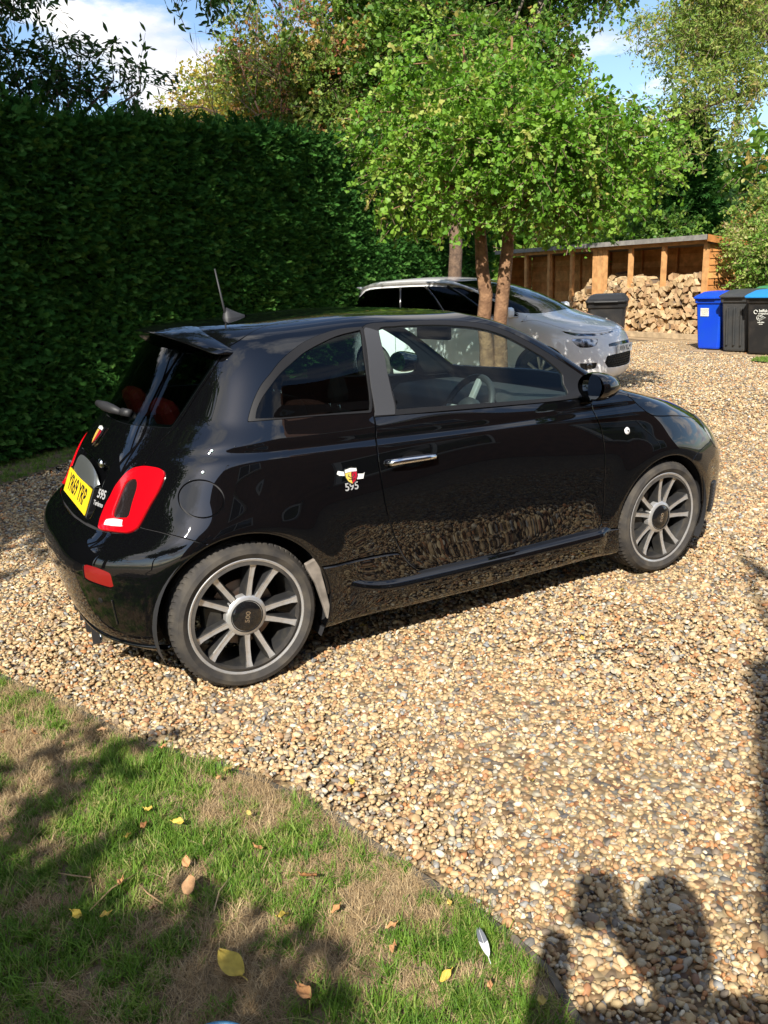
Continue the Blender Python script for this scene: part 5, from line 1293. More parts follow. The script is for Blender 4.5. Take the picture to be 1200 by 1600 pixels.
# ---- wheels
def wheel(x, y, out, steer=0.0, spin=0.0):
    w = empty('wheel', (x, y, .288)); w.rotation_euler = (0, 0, steer if out < 0 else steer + math.pi); put(w, car)
    # local frame: outer face towards -Y
    T_ = 'Y'
    yo = -.003
    prof = [(.215, -.005), (.232, .004), (.245, -.006), (.262, -.016), (.280, -.010), (.290, .004), (.2955, .022), (.2985, .045)]
    tread = []
    for k in range(4):
        a = .06 + k * .03
        tread += [(.2990, a), (.2925, a + .002), (.2925, a + .009), (.2990, a + .011)]
    prof2 = prof + tread + [(.2985, .185), (.292, .202), (.275, .212), (.24, .205), (.215, .19)]
    mb = MB(); mb.lathe(prof2, 96, 'Y', closed=True)
    # shoulder tread blocks
    for k in range(72):
        a = 2 * math.pi * k / 72
        for (y0, y1, sk) in ((.010, .050, .012), (.172, .200, -.012)):
            ca, sa = math.cos(a), math.sin(a)
            R1 = Matrix.Rotation(-a, 4, 'Y')
            q = [(.2925 if y0 > .1 else .2915, y0, -.0085), (.3010, y0 + .012 if y0 < .1 else y0, -.0085 + sk * .0), (.3015, y1, -.0085 + sk), (.295, y1, -.0085 + sk)]
            v = []
            for (r_, yy, t_) in q: v.append(R1 @ Vector((r_, yy, t_)))
            for (r_, yy, t_) in q: v.append(R1 @ Vector((r_, yy, t_ + .0145)))
            mb.add(v, [(0, 1, 2, 3), (7, 6, 5, 4), (0, 4, 5, 1), (1, 5, 6, 2), (2, 6, 7, 3), (3, 7, 4, 0)])
    mb.build('tyre', 'tyre_rubber', w, keep=False, sharp=R_(30), smooth=True)
    mb = MB()
    mb.lathe([(.2205, .0), (.2285, -.004), (.2335, -.001), (.2345, .006), (.230, .010)], 96, 'Y')
    mb.lathe([(.2205, .0), (.2175, .004), (.2135, .012)], 96, 'Y', m=1)
    mb.lathe([(.2135, .012), (.207, .03), (.200, .055), (.196, .10), (.194, .19), (.215, .20)], 96, 'Y', m=1)
    mb.lathe([(.0, .012), (.058, .012), (.063, .010), (.0755, .014), (.081, .020), (.083, .045)], 64, 'Y')
    rim_ob = mb.build('rim', ['satin_silver', 'rim_grey'], w, keep=False, smooth=True, sharp=R_(35))
    # ten spokes in five pairs
    def spoke_me():
        m_ = MB(); st = []
        for r_, hw, y_ in ((.070, .0115, .0165), (.10, .0100, .0185), (.14, .0092, .017), (.185, .0100, .0105), (.203, .0130, .006), (.221, .0175, .002)):
            st.append((r_, hw, y_))
        v = []; f = []; mi = []
        for r_, hw, y_ in st:
            v += [(r_, y_ + .052, hw + .010), (r_, y_ + .004, hw + .0035), (r_, y_, hw), (r_, y_ + .0015, 0), (r_, y_, -hw), (r_, y_ + .004, -hw - .0035), (r_, y_ + .052, -hw - .010)]
        for i in range(len(st) - 1):
            for k in range(6):
                f.append((i * 7 + k, (i + 1) * 7 + k, (i + 1) * 7 + k + 1, i * 7 + k + 1)); mi.append(1 if k in (0, 1, 4, 5) else 0)
        m_.add(v, f); m_.m = mi
        return m_.data('spoke', ['satin_silver', 'rim_grey'], smooth=False)
    if not hasattr(wheel, 'sp'): wheel.sp = spoke_me()
    for pr in range(5):
        for s_ in (-1, 1):
            a = spin + pr * 2 * math.pi / 5 + s_ * R_(13.6)
            so = obj('spoke', wheel.sp, w, keep=False); so.rotation_euler = (0, -a, 0)
    mb = MB(); mb.lathe([(0, .001), (.030, .0015), (.052, .004), (.060, .009), (.0615, .014)], 64, 'Y')
    cap = mb.build('hub_cap', 'gloss_black', w, keep=False, smooth=True, sharp=R_(40))
    mb = MB(); mb.lathe([(.0615, .012), (.0655, .008), (.067, .013)], 64, 'Y')
    mb.build('cap_ring', 'seal_grey', w, keep=False, smooth=True)
    t = text_obj('cap_mark', '500', .026, 'chrome', None, Matrix.Identity(4), depth=.0006, bold=.0003)
    t.parent = w; t.matrix_world = Matrix.Identity(4); t.location = (0, .0008, 0); t.rotation_euler = (R_(90), R_(-78), 0); t.scale = (1.25, 1, 1)
    mb = MB(); mb.lathe([(.03, .075), (.135, .075), (.135, .095), (.03, .095)], 64, 'Y', closed=True); mb.lathe([(0, .06), (.07, .06), (.075, .075)], 40, 'Y')
    mb.build('brake_disc', 'brake_steel', w, keep=False, smooth=True, sharp=R_(35))
    mb = MB(); mb.lathe([(.232, .001), (.2345, -.0015), (.236, .002)], 96, 'Y'); mb.build('rim_edge', 'chrome', w, keep=False, smooth=True)
    mb = MB(); mb.box((-.16, .05, -.05), (-.085, .12, .06)); mb.build('brake_calliper', 'rim_grey', w, keep=False, bevel=.008)
    for ch in w.children:
        if ch.name.split('.')[0] in ('rim', 'spoke', 'rim_edge'): ch.scale = (1.036, 1, 1.036)
    return w
wheel(0.0, -.783, -1, 0, R_(-7)); wheel(2.285, -.783, -1, R_(2.2), R_(8))
wheel(0.0, .783, 1, 0, R_(20)); wheel(2.285, .783, 1, R_(2.2), R_(33))

# ---- projecting sills
for sd in (-1, 1):
    def sill(a, b):
        x = .385 + (1.905 - .385) * a
        bl = min(1, a / .07) * min(1, (1 - a) / .05); bl = bl * bl * (3 - 2 * bl)
        zt = .312 + .055 * math.exp(-((a - 0) / .10) ** 2) - .02 * a * (1 - a)
        pr_ = [(.780, zt + .012), (.789, zt + .006), (.806, zt - .002), (.822, zt - .014), (.828, zt - .030), (.824, zt - .060), (.812, .215), (.797, .178), (.775, .162), (.740, .160)]
        k = b * (len(pr_) - 1); i = min(len(pr_) - 2, int(k)); s_ = k - i
        y = pr_[i][0] * (1 - s_) + pr_[i + 1][0] * s_; z = pr_[i][1] * (1 - s_) + pr_[i + 1][1] * s_
        y = .795 + (y - .795) * (.15 + .85 * bl) if y > .795 else y
        return Vector((x, sd * y, z))
    mb = MB(); mb.grid(sill, 60, 27, flip=(sd > 0)); o = mb.build('sill', 'black_paint', car, smooth=True)

# ---- mud flap behind the rear wheel arch (front edge of the arch)
fl = [(.255, .455), (.300, .470), (.318, .43), (.338, .33), (.366, .175), (.345, .170), (.322, .26), (.295, .36), (.262, .43)]
for sd in (-1, 1):
    mb = MB(); n_ = len(fl)
    v = [(x_, sd * .792, z_) for x_, z_ in fl] + [(x_, sd * .770, z_) for x_, z_ in fl]
    f = [tuple(range(n_))[::-1], tuple(n_ + k for k in range(n_))] + [(k, (k + 1) % n_, n_ + (k + 1) % n_, n_ + k) for k in range(n_)]
    mb.add(v, f); mb.build('mud_flap', 'flap_dusty', car, bevel=.004)

# ---- arch lips
for sd in (-1, 1):
    for xc, zc, r in ARCH:
        pts = []
        for k in range(61):
            a = R_(-18 + 216 * k / 60); x_, z_ = xc + (r - .002) * math.cos(a), zc + (r - .002) * math.sin(a)
            if z_ < .30: continue
            near = inner['p']; d_ = np.abs(near[:, 0] - x_) + np.abs(near[:, 2] - z_) + (near[:, 1] < .4) * 9
            j = np.argmin(d_); pts.append((x_, sd * (near[j, 1] - .007), z_))
        ys = np.array([abs(p[1]) for p in pts]); ys = np.convolve(np.pad(ys, 4, 'edge'), np.ones(9) / 9, 'valid')
        pts = [(p[0], sd * y_, p[2]) for p, y_ in zip(pts, ys)]
        MB().tube(pts, .0075, 8).build('arch_lip', 'black_paint', car, smooth=True)

# ---- spoiler
def spoiler():
    mb = MB()
    # stations across the car (y), each a closed section: roof joint, top, trailing edge, underside
    st = []
    for k in range(25):
        t = -1 + 2 * k / 24; y = .535 * t; e = abs(t) ** 3.2
        fx = .08 + .02 * e; fz = 1.391 - .098 * abs(t) ** 2.4
        bx = -.105 + .155 * abs(t) ** 2.4; bz = 1.366 - .082 * abs(t) ** 2.6
        th = .030 * (1 - e * .75)
        st.append([(fx + .05, y, fz - .005), (fx, y, fz + .006), ((fx + bx) / 2, y, (fz + bz) / 2 + .010), (bx + .02, y, bz + .007), (bx, y, bz + .001), (bx + .006, y, bz - .007),
                   ((fx + bx) / 2, y, (fz + bz) / 2 - th), (fx - .02, y, fz - .055 * (1 - .7 * e)), (fx + .05, y, fz - .05 * (1 - .6 * e))])
    v = [p for s_ in st for p in s_]; n_ = 9; f = []
    for i in range(24):
        for k in range(n_): f.append((i * n_ + k, i * n_ + (k + 1) % n_, (i + 1) * n_ + (k + 1) % n_, (i + 1) * n_ + k))
    f += [tuple(range(n_))[::-1], tuple(24 * n_ + k for k in range(n_))]
    mb.add(v, f)
    o = mb.build('spoiler', 'black_paint', car, smooth=True)
    s_ = o.modifiers.new('s', 'SUBSURF'); s_.levels = s_.render_levels = 2
    return o
spoiler()

# ---- aerial
mb = MB()
ab = Vector((.30, -.02, 1.398))
sec = []
for k in range(9):
    t = k / 8; x_ = -.035 + .135 * t; w_ = .026 * math.sin(math.pi * min(1, t * 1.25 + .12)) ** .6 * (1 - .55 * t); h_ = .052 * (1 - t) ** 1.5 * min(1, t * 6 + .3) + .006
    sec.append([(ab.x + x_, ab.y - w_, ab.z), (ab.x + x_, ab.y - w_ * .5, ab.z + h_ * .6), (ab.x + x_, ab.y, ab.z + h_), (ab.x + x_, ab.y + w_ * .5, ab.z + h_ * .6), (ab.x + x_, ab.y + w_, ab.z)])
v = [p for s_ in sec for p in s_]; f = [(i * 5 + k, (i + 1) * 5 + k, (i + 1) * 5 + k + 1, i * 5 + k + 1) for i in range(8) for k in range(4)] + [(0, 1, 2, 3, 4)]
mb.add(v, f)
a_ = mb.build('aerial', 'black_plastic', car, smooth=True)
MB().tube([(ab.x - .022, ab.y, ab.z + .01), (ab.x - .030, ab.y, ab.z + .05), (ab.x - .055, ab.y, ab.z + .215)], [.0075, .005, .0036], 8).build('aerial_rod', 'black_plastic', a_, smooth=True)

# ---- door handle, repeater, badges
for sd in (-1, 1):
    dr = side_objs[('door', sd)]
    F_ = frame_at(.3925, 8.03, sd)
    mb = MB(); s_ = -1 if sd > 0 else 1
    pts = [Vector((s_ * (-.118), 0, .006)), Vector((s_ * -.105, 0, .022)), Vector((s_ * -.05, .001, .030)), Vector((s_ * .04, .001, .031)), Vector((s_ * .098, 0, .024)), Vector((s_ * .118, 0, .006))]
    mb.tube([F_ @ p for p in pts], [.010, .0155, .0135, .0125, .0125, .008], 14)
    mb.build('door_handle', 'chrome', dr, smooth=True)
    mb = MB(); mb.grid(lambda a, b: F_ @ Vector((.058 * math.cos(2 * math.pi * a) * b + s_ * .01, .034 * math.sin(2 * math.pi * a) * b, .001 - .0 * b)), 28, 2)
    mb.build('handle_recess', 'gloss_black', dr, smooth=True)
    F_ = frame_at(.738, 7.871, sd)
    mb = MB(); mb.lathe([(0, .006), (.010, .0055), (.0165, .002), (.018, 0)], 24, 'Z', mat=F_); rp = mb.build('side_repeater', 'clear_lens', car, smooth=True)
    mb = MB(); mb.lathe([(0, .0075), (.004, .007), (.006, .005)], 16, 'Z', mat=F_); mb.build('repeater_bulb', 'seal_grey', rp, smooth=True)
    # side badge: shield on a slanting ribbon, 595 below
    F_ = frame_at(.3132, 7.64, sd, off=.003)
    mb = MB(); z_ = .0005
    mb.add([F_ @ Vector(p) for p in ((-.062, .022, z_), (-.056, .034, z_), (-.02, .024, z_), (-.02, .008, z_), (-.052, .014, z_))], [(0, 4, 3, 2, 1)])
    bd = mb.build('side_badge', 'badge_white', car); mb = MB()
    mb.add([F_ @ Vector(p) for p in ((.02, .010, z_), (.056, .006, z_), (.062, .012, z_), (.052, -.014, z_), (.018, -.012, z_))], [(0, 4, 3, 2, 1)])
    mb.build('badge_ribbon', 'badge_white', bd)
    sh = [(-.030, .036), (0, .041), (.030, .036), (.029, .0), (.018, -.020), (0, -.033), (-.018, -.020), (-.029, .0)]
    def shield(k, z, name, mat, sel=None, F=F_, par=bd):
        q = [(x * k, y * k + .002) for x, y in (sel or sh)]; n_ = len(q)
        v = [F @ Vector((x, y, z)) for x, y in q] + [F @ Vector((x, y, z - .002)) for x, y in q]
        MB().add(v, [tuple(range(n_))[::-1], ] + [(i, (i + 1) % n_, n_ + (i + 1) % n_, n_ + i) for i in range(n_)]).build(name, mat, par)
    shield(1.0, .0025, 'badge_rim', 'chrome')
    shield(.86, .0035, 'badge_field', 'badge_yellow', [(-.030, .020), (0, .022), (0, -.033), (-.018, -.020), (-.029, .0)])
    shield(.86, .0035, 'badge_field', 'badge_red', [(0, .022), (.030, .020), (.029, .0), (.018, -.020), (0, -.033)])
    shield(.86, .0035, 'badge_band', 'badge_white', [(-.030, .036), (0, .041), (.030, .036), (.030, .022), (0, .024), (-.030, .022)])
    # the small arthropod on the badge, as a few dark strokes
    stx = [((0, .015), (0, -.018)), ((0, -.004), (-.015, .007)), ((0, -.004), (.015, .007)), ((0, -.009), (-.014, -.008)), ((0, -.009), (.014, -.008)), ((-.015, .007), (-.011, .014)), ((.015, .007), (.011, .014)), ((0, .015), (.007, .019))]
    mb = MB()
    for (a0, b0), (a1, b1) in stx: mb.tube([F_ @ Vector((a0, b0, .004)), F_ @ Vector((a1, b1, .004))], .0016, 5)
    mb.build('badge_emblem', 'print_black', bd)
    Ft = frame_at(.3127, 7.20, sd, off=.002)
    text_obj('model_number', '595', .044, 'badge_grey', car, Ft, bold=.0006, sx=.95)

# ---- door mirrors
for sd in (-1, 1):
    c = Vector((1.735, sd * .865, 1.035))
    mb = MB()
    n1, n2 = 16, 12; v = []; f = []
    for i in range(n2 + 1):
        t = i / n2; x_ = -.055 + .165 * t; r_ = (1 - max(0, t - .12) ** 1.9) ** .55 if t > .12 else 1 - .10 * (1 - t / .12)
        if i == n2: r_ = .12
        for k in range(n1):
            a = 2 * math.pi * k / n1
            v.append(c + Vector((x_, math.cos(a) * .098 * r_ * (1 if True else 0) - sd * .02 * t * 1, math.sin(a) * .068 * r_ - .010 * t)))
    for i in range(n2):
        for k in range(n1): f.append((i * n1 + k, i * n1 + (k + 1) % n1, (i + 1) * n1 + (k + 1) % n1, (i + 1) * n1 + k))
    f.append(tuple(n2 * n1 + k for k in range(n1)))
    mb.add(v, f); mh = mb.build('door_mirror', 'black_paint', side_objs[('door', sd)], smooth=True)
    s_ = mh.modifiers.new('s', 'SUBSURF'); s_.levels = s_.render_levels = 1
    mb = MB(); mb.lathe([(0, .0), (1, .0)], 32, 'Z', mat=Matrix.Translation(c + Vector((-.049, 0, 0))) @ Matrix.Rotation(R_(-90) + R_(3), 4, 'Y') @ Matrix.Rotation(R_(14 * sd), 4, 'X') @ Matrix.Diagonal((.060, .086, 1, 1)))
    mb.build('mirror_glass', 'mirror_glass', mh)
    mb = MB(); mb.box((-.05, -.045, -.03), (.05, .045, .03), mat=Matrix.Translation((1.80, sd * .765, .985)) @ Matrix.Rotation(R_(18 * sd), 4, 'X')); mb.build('mirror_foot', 'black_paint', mh, bevel=.018)

# ---- tail end: number plate, housing, badge, letters, wiper, lock, sensor, diffuser
ax = Vector((0, -1, 0)); tl_ = Vector((.44, 0, 1.05)).normalized(); nz = ax.cross(tl_)
pc = Vector((-.452, 0, .715))
PF = Matrix(((ax.x, tl_.x, nz.x, pc.x), (ax.y, tl_.y, nz.y, pc.y), (ax.z, tl_.z, nz.z, pc.z), (0, 0, 0, 1)))
mb = MB(); mb.box((-.27, -.064, -.03), (.27, .062, -.001), mat=PF); mb.build('plate_holder', 'gloss_black', P_tailgate, bevel=.004)
mb = MB(); mb.box((-.26, -.0555, 0), (.26, .0555, .003), mat=PF); npl = mb.build('number_plate', 'plate_yellow', P_tailgate)
text_obj('plate_letters', 'YR69 YRP', .103, 'print_black', npl, PF @ Matrix.Translation((0, 0, .0034)), sx=.93, bold=.0016)
mb = MB()
def hood(a, b):
    t = -1 + 2 * a; y = .245 * t; w_ = (1 - abs(t) ** 2.6)
    base = PF @ Vector((y, .060, -.006))
    return base + Vector((-.022 * (1 - b) ** .5 * (.35 + .65 * w_) + .010 + .016 * b, 0, (.012 + .070 * w_ ** .6) * b))
mb.grid(hood, 28, 8)
mb.grid(lambda a, b: PF @ Vector((.245 * (2 * a - 1), .060, -.006)) + Vector((.03 * b - .022 * (1 - b) * (.35 + .65 * (1 - abs(2 * a - 1) ** 2.6)) + .01 * (1 - b), 0, -.001)), 28, 2, flip=True)
mb.build('plate_lamp_housing', 'chrome_satin' if 'chrome_satin' in MATS else principled('chrome_satin', (.62, .66, .66), rough=.28, metal=.9), P_tailgate, smooth=True)
# central badge
B_ = frame_at(.0215, 9.96, -1, off=.004); B_ = frame_at(.0005, 9.90, -1, off=.004)
sh = [(-.040, .040), (0, .046), (.040, .040), (.039, .0), (.024, -.030), (0, -.048), (-.024, -.030), (-.039, .0)]
def sbadge(k, z, name, mat, sel=None, par=None):
    q = [(x * k, y * k) for x, y in (sel or sh)]; n_ = len(q)
    v = [B_ @ Vector((x, y, z)) for x, y in q] + [B_ @ Vector((x, y, z - .008)) for x, y in q]
    return MB().add(v, [tuple(range(n_))[::-1]] + [(i, (i + 1) % n_, n_ + (i + 1) % n_, n_ + i) for i in range(n_)]).build(name, mat, par)
tb = sbadge(1.08, .006, 'tail_badge', 'chrome', None, P_tailgate)
sbadge(.92, .0068, 'badge_field', 'badge_red', [(0, .024), (.040, .024), (.039, .0), (.024, -.030), (0, -.048)], tb)
sbadge(.92, .0068, 'badge_field', 'badge_yellow', [(-.040, .024), (0, .024), (0, -.048), (-.024, -.030), (-.039, .0)], tb)
sbadge(.92, .0068, 'badge_band', 'badge_white', [(-.040, .040), (0, .046), (.040, .040), (.040, .027), (0, .027), (-.040, .027)], tb)
text_obj('model_number', '595', .050, 'badge_grey', P_tailgate, frame_at(.0690, 8.05, -1, off=.003), bold=.0012)
text_obj('trim_name', 'Turismo', .026, 'badge_grey', P_tailgate, frame_at(.0675, 7.70, -1, off=.003), bold=.0006, sx=1.05)
mb = MB(); mb.lathe([(0, .012), (.012, .012), (.020, .008), (.022, 0)], 24, 'Z', mat=frame_at(.046, 9.02, -1, off=.001)); mb.build('boot_lock', 'chrome', P_tailgate, smooth=True)
w0 = frame_at(.0325, 11.05, -1, off=.012).translation; w1 = frame_at(.060, 11.2, -1, off=.018).translation
mb = MB(); mb.tube([Vector((-.315, .02, 1.075)), Vector((-.300, -.05, 1.068)), Vector((-.285, -.11, 1.062)), Vector((-.262, -.165, 1.052))], [.014, .021, .020, .013], 12)
mb.tube([Vector((-.255, -.17, 1.052)), Vector((-.235, -.215, 1.050))], [.018, .016], 12)
mb.build('rear_wiper', 'black_plastic', P_tailgate, smooth=True)
mb = MB(); mb.lathe([(0, .0015), (.010, .0015), (.012, 0)], 20, 'Z', mat=frame_at(.1054, 3.77, -1, off=.0005)); mb.build('parking_sensor', 'seal_grey', rb, smooth=True)
for sd in (-1, 1):
    mb = MB(); Fv = frame_at(.1155, 3.35, sd, off=.001); mb.box((-.004, -.055, -.006), (.004, .055, .002), mat=Fv); mb.build('bumper_slot', 'gloss_black', rb, bevel=.002)
    Fv = frame_at(.8503, 3.15, sd, off=.002)
    mb = MB(); mb.box((-.034, -.085, -.01), (.034, .085, .004), mat=Fv); gv = mb.build('side_vent', 'print_black', fb, bevel=.004)
    for k in range(9):
        mb = MB(); mb.box((-.030, -.003, .003), (.030, .003, .009), mat=Fv @ Matrix.Translation((0, -.068 + .017 * k, 0)) @ Matrix.Rotation(R_(25), 4, 'Z')); mb.build('vent_slat', 'trim_grey', gv)
# diffuser under the rear bumper
mb = MB()
def dif(a, b):
    t = -1 + 2 * a; y = .60 * t; e = abs(t) ** 4
    return Vector((-.500 + .10 * e + .10 * b, y, .262 - .110 * min(1, b * 1.8) * (1 - .75 * e)))
mb.grid(dif, 40, 6)
df = mb.build('diffuser', 'black_plastic', rb, smooth=True)
for k in range(5):
    y = -.30 + .15 * k
    MB().box((-.52, y - .006, .12), (-.33, y + .006, .235)).build('diffuser_fin', 'black_plastic', df)
MB().tube([Vector(q) for q in pts_on(np.linspace(-.15, .15, 61), np.full(61, 1.75))], .010, 8).build('bumper_lip', 'black_paint', rb, smooth=True)
for y in (-.36, .36):
    mb = MB(); mb.lathe([(.030, -.50), (.034, -.56), (.036, -.565), (.038, -.56), (.038, -.40)], 24, 'Z', mat=Matrix(((0, 0, 1, .07), (0, 1, 0, y), (1, 0, 0, .185), (0, 0, 0, 1)))); mb.build('exhaust_tip', 'chrome', rb, smooth=True)

# ---- cabin
def seat(x, y, red=False):
    s = empty('seat', (x, y, .38)); put(s, car)
    mb = MB(); mb.box((-.24, -.24, 0), (.24, .24, .14)); mb.build('seat_cushion', 'seat_fabric', s, keep=False, bevel=.05)
    Mb = Matrix.Translation((-.23, 0, .12)) @ Matrix.Rotation(R_(-14), 4, 'Y')
    mb = MB(); mb.box((-.06, -.23, 0), (.07, .23, .50), mat=Mb); mb.build('backrest', 'seat_fabric', s, keep=False, bevel=.055)
    mb = MB(); mb.box((-.04, -.13, .53), (.06, .13, .71), mat=Mb); mb.build('headrest', 'red_fabric' if red else 'seat_fabric', s, keep=False, bevel=.05)
    for yy in (-.05, .05): MB().tube([Mb @ Vector((.01, yy, .46)), Mb @ Vector((.01, yy, .56))], .008, 8).build('headrest_post', 'chrome', s, keep=False, smooth=True)
    return s
seat(.98, -.34); seat(.98, .34)
bs = empty('rear_bench', (.12, 0, .42)); put(bs, car)
MB().box((-.05, -.55, 0), (.42, .55, .12)).build('bench_cushion', 'seat_fabric', bs, keep=False, bevel=.04)
Mb = Matrix.Translation((-.05, 0, .1)) @ Matrix.Rotation(R_(-18), 4, 'Y')
MB().box((-.05, -.54, 0), (.05, .54, .46), mat=Mb).build('bench_back', 'seat_fabric', bs, keep=False, bevel=.04)
for y in (-.27, .27): MB().box((-.04, -.12, .47), (.04, .12, .61), mat=Mb @ Matrix.Translation((0, y, 0))).build('headrest', 'red_fabric', bs, keep=False, bevel=.045)
mb = MB()
def dash(a, b):
    y = -.66 + 1.32 * a
    pr = [(1.52, .60), (1.50, .78), (1.53, .88), (1.60, .925), (1.75, .935), (2.0, .93)]
    k = b * 5; i = min(4, int(k)); s = k - i
    x = pr[i][0] * (1 - s) + pr[i + 1][0] * s; z = pr[i][1] * (1 - s) + pr[i + 1][1] * s
    hood_ = .045 * math.exp(-((y + .34) / .17) ** 2) * math.exp(-((x - 1.57) / .08) ** 2)
    return Vector((x + .12 * (y / .66) ** 2 * (-.3), y, z + hood_))
mb.grid(dash, 40, 20); mb.build('dashboard', 'cabin_dark', car, smooth=True)
sw = empty('steering_wheel', (1.36, -.34, .90)); put(sw, car); sw.rotation_euler = (0, R_(-62), 0)
def torus(mb, R0, r0, n=48, k=10):
    mb.grid(lambda a, b: Vector(((R0 + r0 * math.cos(2 * math.pi * b)) * math.cos(2 * math.pi * a), (R0 + r0 * math.cos(2 * math.pi * b)) * math.sin(2 * math.pi * a), r0 * math.sin(2 * math.pi * b))), n, k)
mb = MB(); torus(mb, .178, .0165); mb.build('wheel_rim', 'black_plastic', sw, keep=False, smooth=True)
mb = MB(); mb.lathe([(0, .035), (.05, .032), (.07, .01), (.07, -.03)], 24); mb.build('wheel_boss', 'black_plastic', sw, keep=False, smooth=True)
for a in (0, 180, 268): MB().box((.05, -.018, -.012), (.17, .018, .012), mat=Matrix.Rotation(R_(a + 90), 4, 'Z')).build('wheel_spoke', 'satin_silver', sw, keep=False, bevel=.006)
mb = MB(); mb.box((-.012, -.125, -.032), (.02, .125, .034), mat=Matrix.Translation((1.38, -.02, 1.262)) @ Matrix.Rotation(R_(8), 4, 'Z')); mb.build('rear_view_mirror', 'cabin_dark', car, bevel=.012)
for sd in (-1, 1):
    mb = MB(); mb.grid(lambda a, b: Vector((.70 + 1.0 * a, sd * (.665 + .0 * b), .38 + .55 * b)), 6, 4); mb.build('door_card', 'cabin_dark', side_objs[('door', sd)])

# ================================================================ white people carrier
MPV_ROWS=[
(-.70,3.0,.3,.80,.84,.80,2.6,3.42,2.6,(.22,.22,.22,.22,.22,.22,.22)),
(-.80,3.0,.3,.86,.88,.86,2.6,3.58,2.6,(.24,.24,.22,.22,.22,.20,.19)),
(-.85,3.0,.3,.89,.89,.88,2.6,3.66,2.6,(.34,.34,.32,.32,.32,.32,.32)),
(-.87,3.0,.3,.905,.90,.90,2.6,3.68,2.5,(.48,.48,.48,.48,.48,.46,.46)),
(-.87,3.0,.3,.91,.905,.905,2.6,3.68,2.4,(.62,.62,.62,.62,.62,.60,.60)),
(-.86,3.0,.3,.91,.91,.905,2.6,3.64,2.3,(.76,.76,.77,.77,.77,.74,.74)),
(-.84,3.0,.3,.90,.905,.89,2.6,3.57,2.3,(.88,.88,.90,.90,.89,.86,.87)),
(-.82,2.8,.3,.88,.89,.86,2.6,3.40,2.3,(1.0,1.0,1.0,.99,.98,.95,.96)),
(-.80,2.8,.3,.86,.87,.82,2.55,3.12,2.4,(1.08,1.08,1.06,1.05,1.04,1.02,1.03)),
(-.77,2.8,.3,.84,.85,.78,2.48,2.90,2.5,(1.14,1.14,1.12,1.10,1.09,1.07,1.085)),
(-.74,2.8,.3,.82,.83,.755,2.32,2.72,2.5,(1.2,1.2,1.18,1.16,1.145,1.13,1.14)),
(-.70,2.8,.3,.79,.80,.72,2.10,2.50,2.5,(1.30,1.30,1.29,1.28,1.26,1.24,1.25)),
(-.64,2.8,.3,.75,.76,.68,1.84,2.20,2.5,(1.40,1.40,1.40,1.40,1.38,1.37,1.38)),
(-.56,2.8,.3,.70,.71,.64,1.54,1.86,2.5,(1.49,1.50,1.50,1.50,1.49,1.48,1.49)),
(-.48,2.8,.3,.65,.66,.60,1.26,1.52,2.5,(1.55,1.56,1.565,1.57,1.565,1.555,1.56)),
(-.38,2.8,.3,.56,.57,.54,1.0,1.20,2.5,(1.585,1.595,1.605,1.605,1.60,1.595,1.595)),
(-.25,2.6,.35,.32,.33,.32,.9,1.05,2.5,(1.60,1.61,1.63,1.635,1.625,1.615,1.615)),
(.0,2.4,.40,0,0,0,.8,.9,2.4,(1.62,1.625,1.635,1.64,1.635,1.625,1.62)),
]
MPV_UV = {
'drl': [(.8334,6.33),(.8532,6.095),(.8723,5.924),(.9183,5.83),(.955,5.86),(.975,5.95),(.968,5.76),(.9477,5.70),(.9147,5.591),(.8694,5.633),(.8483,5.862)],
'lamp': [(.8500,5.297),(.8675,5.359),(.9090,5.239),(.9066,4.957),(.8979,4.608),(.8828,4.458),(.8644,4.481),(.8567,4.787)],
'fog': [(.8611,2.995),(.8984,2.988),(.8948,2.445),(.8744,2.367),(.8651,2.568)],
'grille': [(.924,3.55),(.96,3.66),(1.03,3.7),(1.03,2.35),(.96,2.36),(.928,2.45),(.918,2.95)],
'slot': [(.934,4.66),(.957,4.74),(1.03,4.78),(1.03,4.44),(.957,4.42),(.934,4.42)],
'bonnet': [(.738,7.46),(.78,7.9),(.80,7.9),(.83,7.0),(.845,6.6),(.88,6.2),(.93,6.05),(1.03,6.05),(1.03,9.3),(.83,9.4),(.79,9.0)],
'side_glass': [(.11,9.0),(.30,8.75),(.60,8.7),(.745,8.75),(.752,9.6),(.745,11.2),(.735,12.4),(.70,12.95),(.5,13.2),(.3,13.2),(.16,12.9),(.12,11.5)],
'quarter': [(.762,9.2),(.768,9.6),(.762,11.4),(.757,11.3),(.756,9.3)],
'screen': [(.772,9.75),(.775,11.6),(.785,13.6),(.82,14.3),(.9,14.4),(1.03,14.4),(1.03,9.75),(.86,9.6)],
'rear_screen': [(.095,9.6),(.10,12.6),(.07,13.2),(-.03,13.3),(-.03,9.4)],
}
nob = lambda P: P
def mpv_half(): return half_surface(260, 150, MPV_ROWS, nob)
KM = .95; hm = R_(-66)
mroot = empty('people_carrier', (7.05 - 3.68 * KM * math.cos(hm), 4.20 - 3.68 * KM * math.sin(hm), -.02), hm, label='white people carrier with silver roof rails parked behind the twin-stemmed tree', cat='car')
mroot.scale = (KM, KM, KM)
def mpanel(name, q, mat, parent=mroot, **kw):
    return obj(name, mesh_data(name, q['p'], q['t'], mat, normals=q['n']), parent, False, **kw)
mm_ = mpv_half()
for xc in (0.0, 2.84):
    mm_ = compact(keep_neg(mm_, -circle_f(mm_, xc, .33, .385)))
minner = mm_
mp = {}
for nm, gap in (('drl', .003), ('lamp', .003), ('fog', .004), ('slot', .003), ('grille', .003), ('side_glass', .002), ('quarter', .002), ('screen', .004), ('rear_screen', .004), ('bonnet', .008)):
    mp[nm], mm_ = split(mm_, sdist(mm_, smooth_loop(MPV_UV[nm], 4, 1.5), MPV_ROWS, nob), gap)
